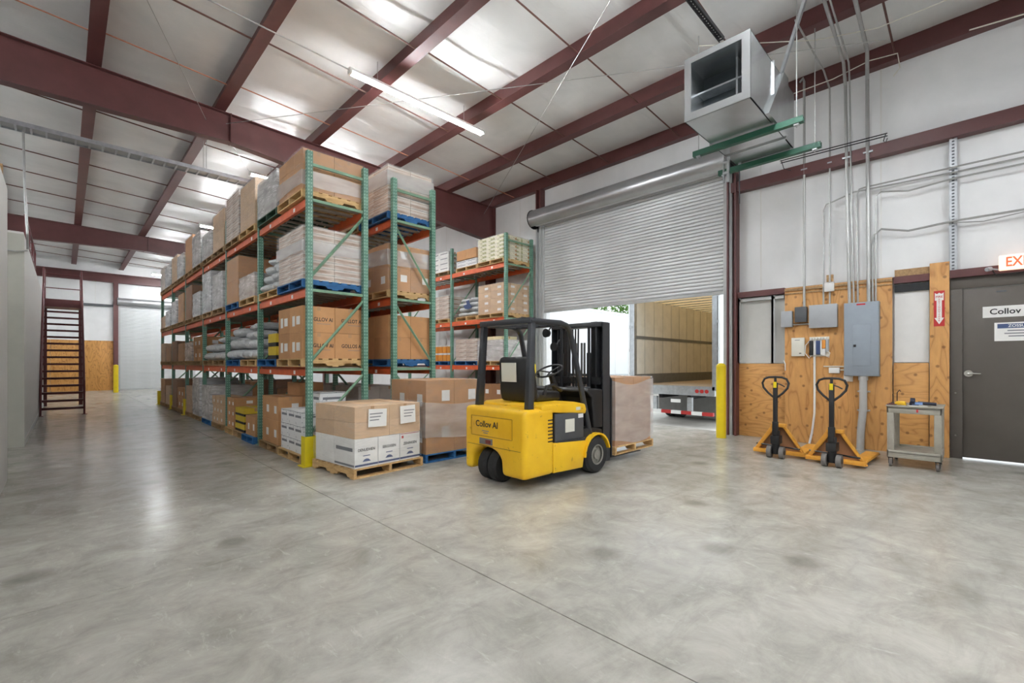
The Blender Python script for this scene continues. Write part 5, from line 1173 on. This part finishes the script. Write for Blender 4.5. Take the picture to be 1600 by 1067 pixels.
# ------------------------------------------------------------------ fluorescent strip lights
def striplight(y, x0, label, L=2.85):
    z = 6.12
    t = thing('strip_light', label, 'ceiling light', (x0, y, z), 0, 'fluorescent strip lights')
    MB().prism([(-0.055, 0.04), (0.055, 0.04), (0.03, 0.10), (-0.03, 0.10)], 'x', 0, L).obj('housing', 'white', t)
    for s in (-0.03, 0.03): MB().cyl((0.04, s, 0.018), (L-0.04, s, 0.018), 0.017, 8).obj('tube', 'tube', t)
    for x in (0.0, L-0.04): MB().box(x, x+0.04, -0.05, 0.05, 0.0, 0.05).obj('end_cap', 'white', t)
    for x in (0.5, L-0.5): MB().cyl((x, 0, 0.1), (x, 0, 0.42), 0.005, 5).obj('hanger_rod', 'conduit', t)
for k, (y, lab) in enumerate(((7.06, 'long lit strip light nearest the camera under the white roof'), (12.6, 'lit strip light just beyond the first rafter'), (18.5, 'lit strip light midway along the racks'),
                              (24.4, 'lit strip light just beyond the second rafter'), (30.3, 'farthest lit strip light near the back wall'))):
    striplight(y, 3.27, lab)
for x0, y, lab in ((3.27, 1.4, 'strip light above the open floor near the door'), (3.27, -3.6, 'strip light at the front of the room'), (-3.6, 1.4, 'added unseen strip light above the near partition'), (-3.6, -3.6, 'added unseen strip light in the front corner'), (-7.4, 8.0, 'added unseen strip light over the mezzanine, front'), (-7.4, 14.0, 'added unseen strip light over the mezzanine, middle'), (-7.4, 20.0, 'added unseen strip light over the mezzanine, rear'), (-7.4, 26.0, 'added unseen strip light over the mezzanine, far end')):  # partition, corner and mezzanine lights are added out of view as fill
    striplight(y, x0, lab)
conduit([(-3.0, 7.06, 6.30), (1.0, 7.06, 6.24), (3.27, 7.06, 6.18)], 0.011, 'thin conduit feeding the nearest strip light')

# ------------------------------------------------------------------ outside: sloping apron, trailers, tree, neighbour
m = MB().hexa([(XW+0.2, -4, -0.4), (12.6, -4, -0.9), (12.6, 20, -0.9), (XW+0.2, 20, -0.4), (XW+0.2, -4, -0.005), (12.6, -4, -0.40), (12.6, 20, -0.40), (XW+0.2, 20, -0.005)])
ap = struct(m.obj('ground_apron', 'apron_concrete')); 
struct(MB().box(12.6, 90, -40, 90, -0.9, -0.40).obj('ground_yard', 'apron_concrete'))
TX, TY0, TY1, TF, TC = 13.1, 5.12, 7.72, 0.79, 3.55
tr = thing('box_trailer', 'open empty box trailer backed up outside the roll-up door', 'trailer', (TX, (TY0+TY1)/2, -0.40))
w2 = (TY1-TY0)/2; z0 = TF+0.40; z1 = TC+0.40; TL = 15.0
MB().box(0, TL, -w2, w2, z0-0.12, z0).obj('floor_deck', 'trailer_floor', tr)
for s in (-1, 1):
    MB().box(0, TL, s*w2-0.02, s*w2+0.02, z0-0.1, z1+0.1).obj('side_wall', 'trailer_white', tr)
    MB().box(0.02, TL, s*(w2-0.03)-0.008, s*(w2-0.03)+0.008, z0, z1).obj('wall_backing', 'trailer_backing', tr)
    npan = 24 if s > 0 else 6
    for k in range(npan):
        pw = TL/24 if s > 0 else TL/6
        for q, (za, zb) in enumerate(((z0+0.32, z0+1.46), (z0+1.56, z1))):
            MB().box(k*pw+0.015, (k+1)*pw-0.02, s*(w2-0.05)-0.012, s*(w2-0.05)+0.012, za, zb).obj('lining_panel', 'trailer_lining', tr)
    MB().box(0.02, TL, s*(w2-0.055)-0.02, s*(w2-0.055)+0.02, z0, z0+0.32).obj('kick_plate', 'scuff', tr); MB().box(0.02, TL, s*(w2-0.06)-0.02, s*(w2-0.06)+0.02, z0+1.46, z0+1.56).obj('cargo_rail', 'scuff', tr)
    MB().box(-0.06, 0.10, s*w2-0.07, s*w2+0.07, z0-0.1, z1+0.25).obj('rear_post', 'galvanised', tr)
    # door swung back along the side
    dl = MB().box(-0.05, 1.22, s*(w2+0.12)-0.03, s*(w2+0.12)+0.03, z0-0.05, z1+0.1).obj('rear_door', 'trailer_white', tr)
    for x in (0.3, 0.85): MB().cyl((x, s*(w2+0.17), z0), (x, s*(w2+0.17), z1), 0.016, 8).obj('lock_rod', 'galvanised', dl)
    for k in range(4): MB().box(-0.07, 0.02, s*(w2+0.05)-0.05, s*(w2+0.05)+0.05, z0+0.3+k*0.75, z0+0.38+k*0.75).obj('hinge', 'galvanised', tr)
MB().box(0, TL, -w2, w2, z1+0.02, z1+0.06).obj('roof_skin', 'trailer_roof', tr)
for k in range(24): MB().box(k*0.62+0.2, k*0.62+0.26, -w2, w2, z1-0.03, z1+0.02).obj('roof_bow', 'galvanised', tr)
MB().box(-0.06, 0.1, -w2, w2, z1+0.02, z1+0.25).obj('rear_header', 'galvanised', tr)
MB().box(TL-0.04, TL, -w2, w2, z0, z1).obj('front_wall', 'trailer_lining', tr)
MB().box(-0.06, 0.06, -w2, w2, z0-0.27, z0).obj('rear_sill', 'galvanised', tr)
for s in (-1, 1):
    for q in (0, 1, 2): MB().cyl((-0.075, s*(w2-0.22-q*0.14), z0-0.14), (-0.06, s*(w2-0.22-q*0.14), z0-0.14), 0.055, 14).obj('tail_lamp', 'lamp_red', tr)
    MB().box(0.0, 0.10, s*0.55-0.07, s*0.55+0.07, z0-0.80, z0-0.34).obj('guard_leg', 'galvanised', tr)
for k in range(8):
    y = -w2+0.05+k*(2*w2-0.1)/8; MB().box(-0.05, 0.05, y, y+(2*w2-0.1)/8, z0-0.84, z0-0.74).obj('underride_bar', 'lamp_red' if k % 2 == 0 else 'white', tr)
MB().box(-0.055, -0.045, -0.30, 0.0, z0-0.50, z0-0.40).obj('number_plate', 'label_white', tr)
MB().box(1.3, 1.4, -w2+0.2, w2-0.2, 0.25, z0-0.2).obj('axle_shield', 'scuff', tr)
for s in (-1, 1):
    for xx in (2.2, 3.5): 
        for q in (0, 0.3): wheel('tyre', tr, xx, s*(w2-0.25-q), 0.5, 0.26, 0.28, 0)
MB().box(0.2, TL-3, -0.5, -0.4, z0-0.4, z0-0.1).box(0.2, TL-3, 0.4, 0.5, z0-0.4, z0-0.1).obj('chassis_rail', 'blackmetal', tr)
t2 = thing('box_trailer', 'closed white trailer parked beyond the open one', 'trailer', (16.0, 14.3, -0.40))
MB().box(0, 14, -1.3, 1.3, 1.25, 4.45).obj('body', 'trailer_white', t2, bevel=0.03); MB().box(0, 14, -1.33, -1.28, 1.1, 1.3).obj('bottom_rail', 'galvanised', t2); MB().box(0, 14, -1.33, -1.28, 4.38, 4.5).obj('top_rail', 'trailer_white', t2)
for k in range(11): MB().box(0.6+k*1.22, 0.62+k*1.22, -1.306, -1.298, 1.3, 4.38).obj('panel_seam', 'slat', t2)
for k in range(18): MB().box(0.3+k*0.75, 0.5+k*0.75, -1.336, -1.33, 1.18, 1.24).obj('marker_strip', 'lamp_red' if k % 2 else 'white', t2)
for xx in (2.0, 3.3):
    for s in (-1, 1): wheel('tyre', t2, xx, s*1.0, 0.5, 0.26, 0.28, 0)
for s in (-1, 1): MB().box(10.5, 10.65, s*0.8-0.07, s*0.8+0.07, 0, 1.25).obj('landing_leg', 'blackmetal', t2)
nb = thing('neighbour_building', 'pinkish wall of the building standing beyond the white trailer', 'building', (19, 22, -0.4))
MB().box(-6, 3, 0, 6, 0, 6.0).obj('wall', 'pink_wall', nb); MB().box(-6.2, 3.2, -0.2, 6.2, 6.0, 6.25).obj('roof_edge', 'galvanised', nb)
for k in range(14): MB().box(-5.8+k*0.65, -5.74+k*0.65, -0.03, 0, 0, 6).obj('wall_rib', 'pink_wall', nb)
def tree(x, y, h, r, label, seed):
    t = thing('tree', label, 'tree', (x, y, -0.4), 0, 'trees beyond the trailers'); rr = random.Random(seed)
    MB().tube([(0, 0, 0), (0.1, 0, h*0.4), (0, 0.1, h*0.75)], 0.28, 10, 0, 0.1).obj('trunk', 'bark', t)
    m = MB()
    for k in range(2600):
        a = rr.uniform(0, 2*PI); b = math.acos(rr.uniform(-1, 1)); q = r*rr.uniform(0.55, 1.0)*(0.85+0.2*math.sin(3*a+seed)*math.sin(2*b))
        c = Vector((q*math.sin(b)*math.cos(a), q*math.sin(b)*math.sin(a), h*0.68+q*0.8*math.cos(b)))
        u = Vector((rr.uniform(-1, 1), rr.uniform(-1, 1), rr.uniform(-1, 1))).normalized(); w = u.cross(Vector((0.3, 0.5, 0.8))).normalized(); s = rr.uniform(0.12, 0.24)
        m.add([c-u*s, c+w*s*0.5, c+u*s, c-w*s*0.5], [(0, 1, 2, 3)])
    stuff(m.obj('foliage', 'leaf', t, smooth=0))
tree(30, 24, 9.5, 4.4, 'leafy green tree showing above the white trailer', 3); tree(38, 21, 10, 4.5, 'second leafy tree farther along behind the white trailer', 5)
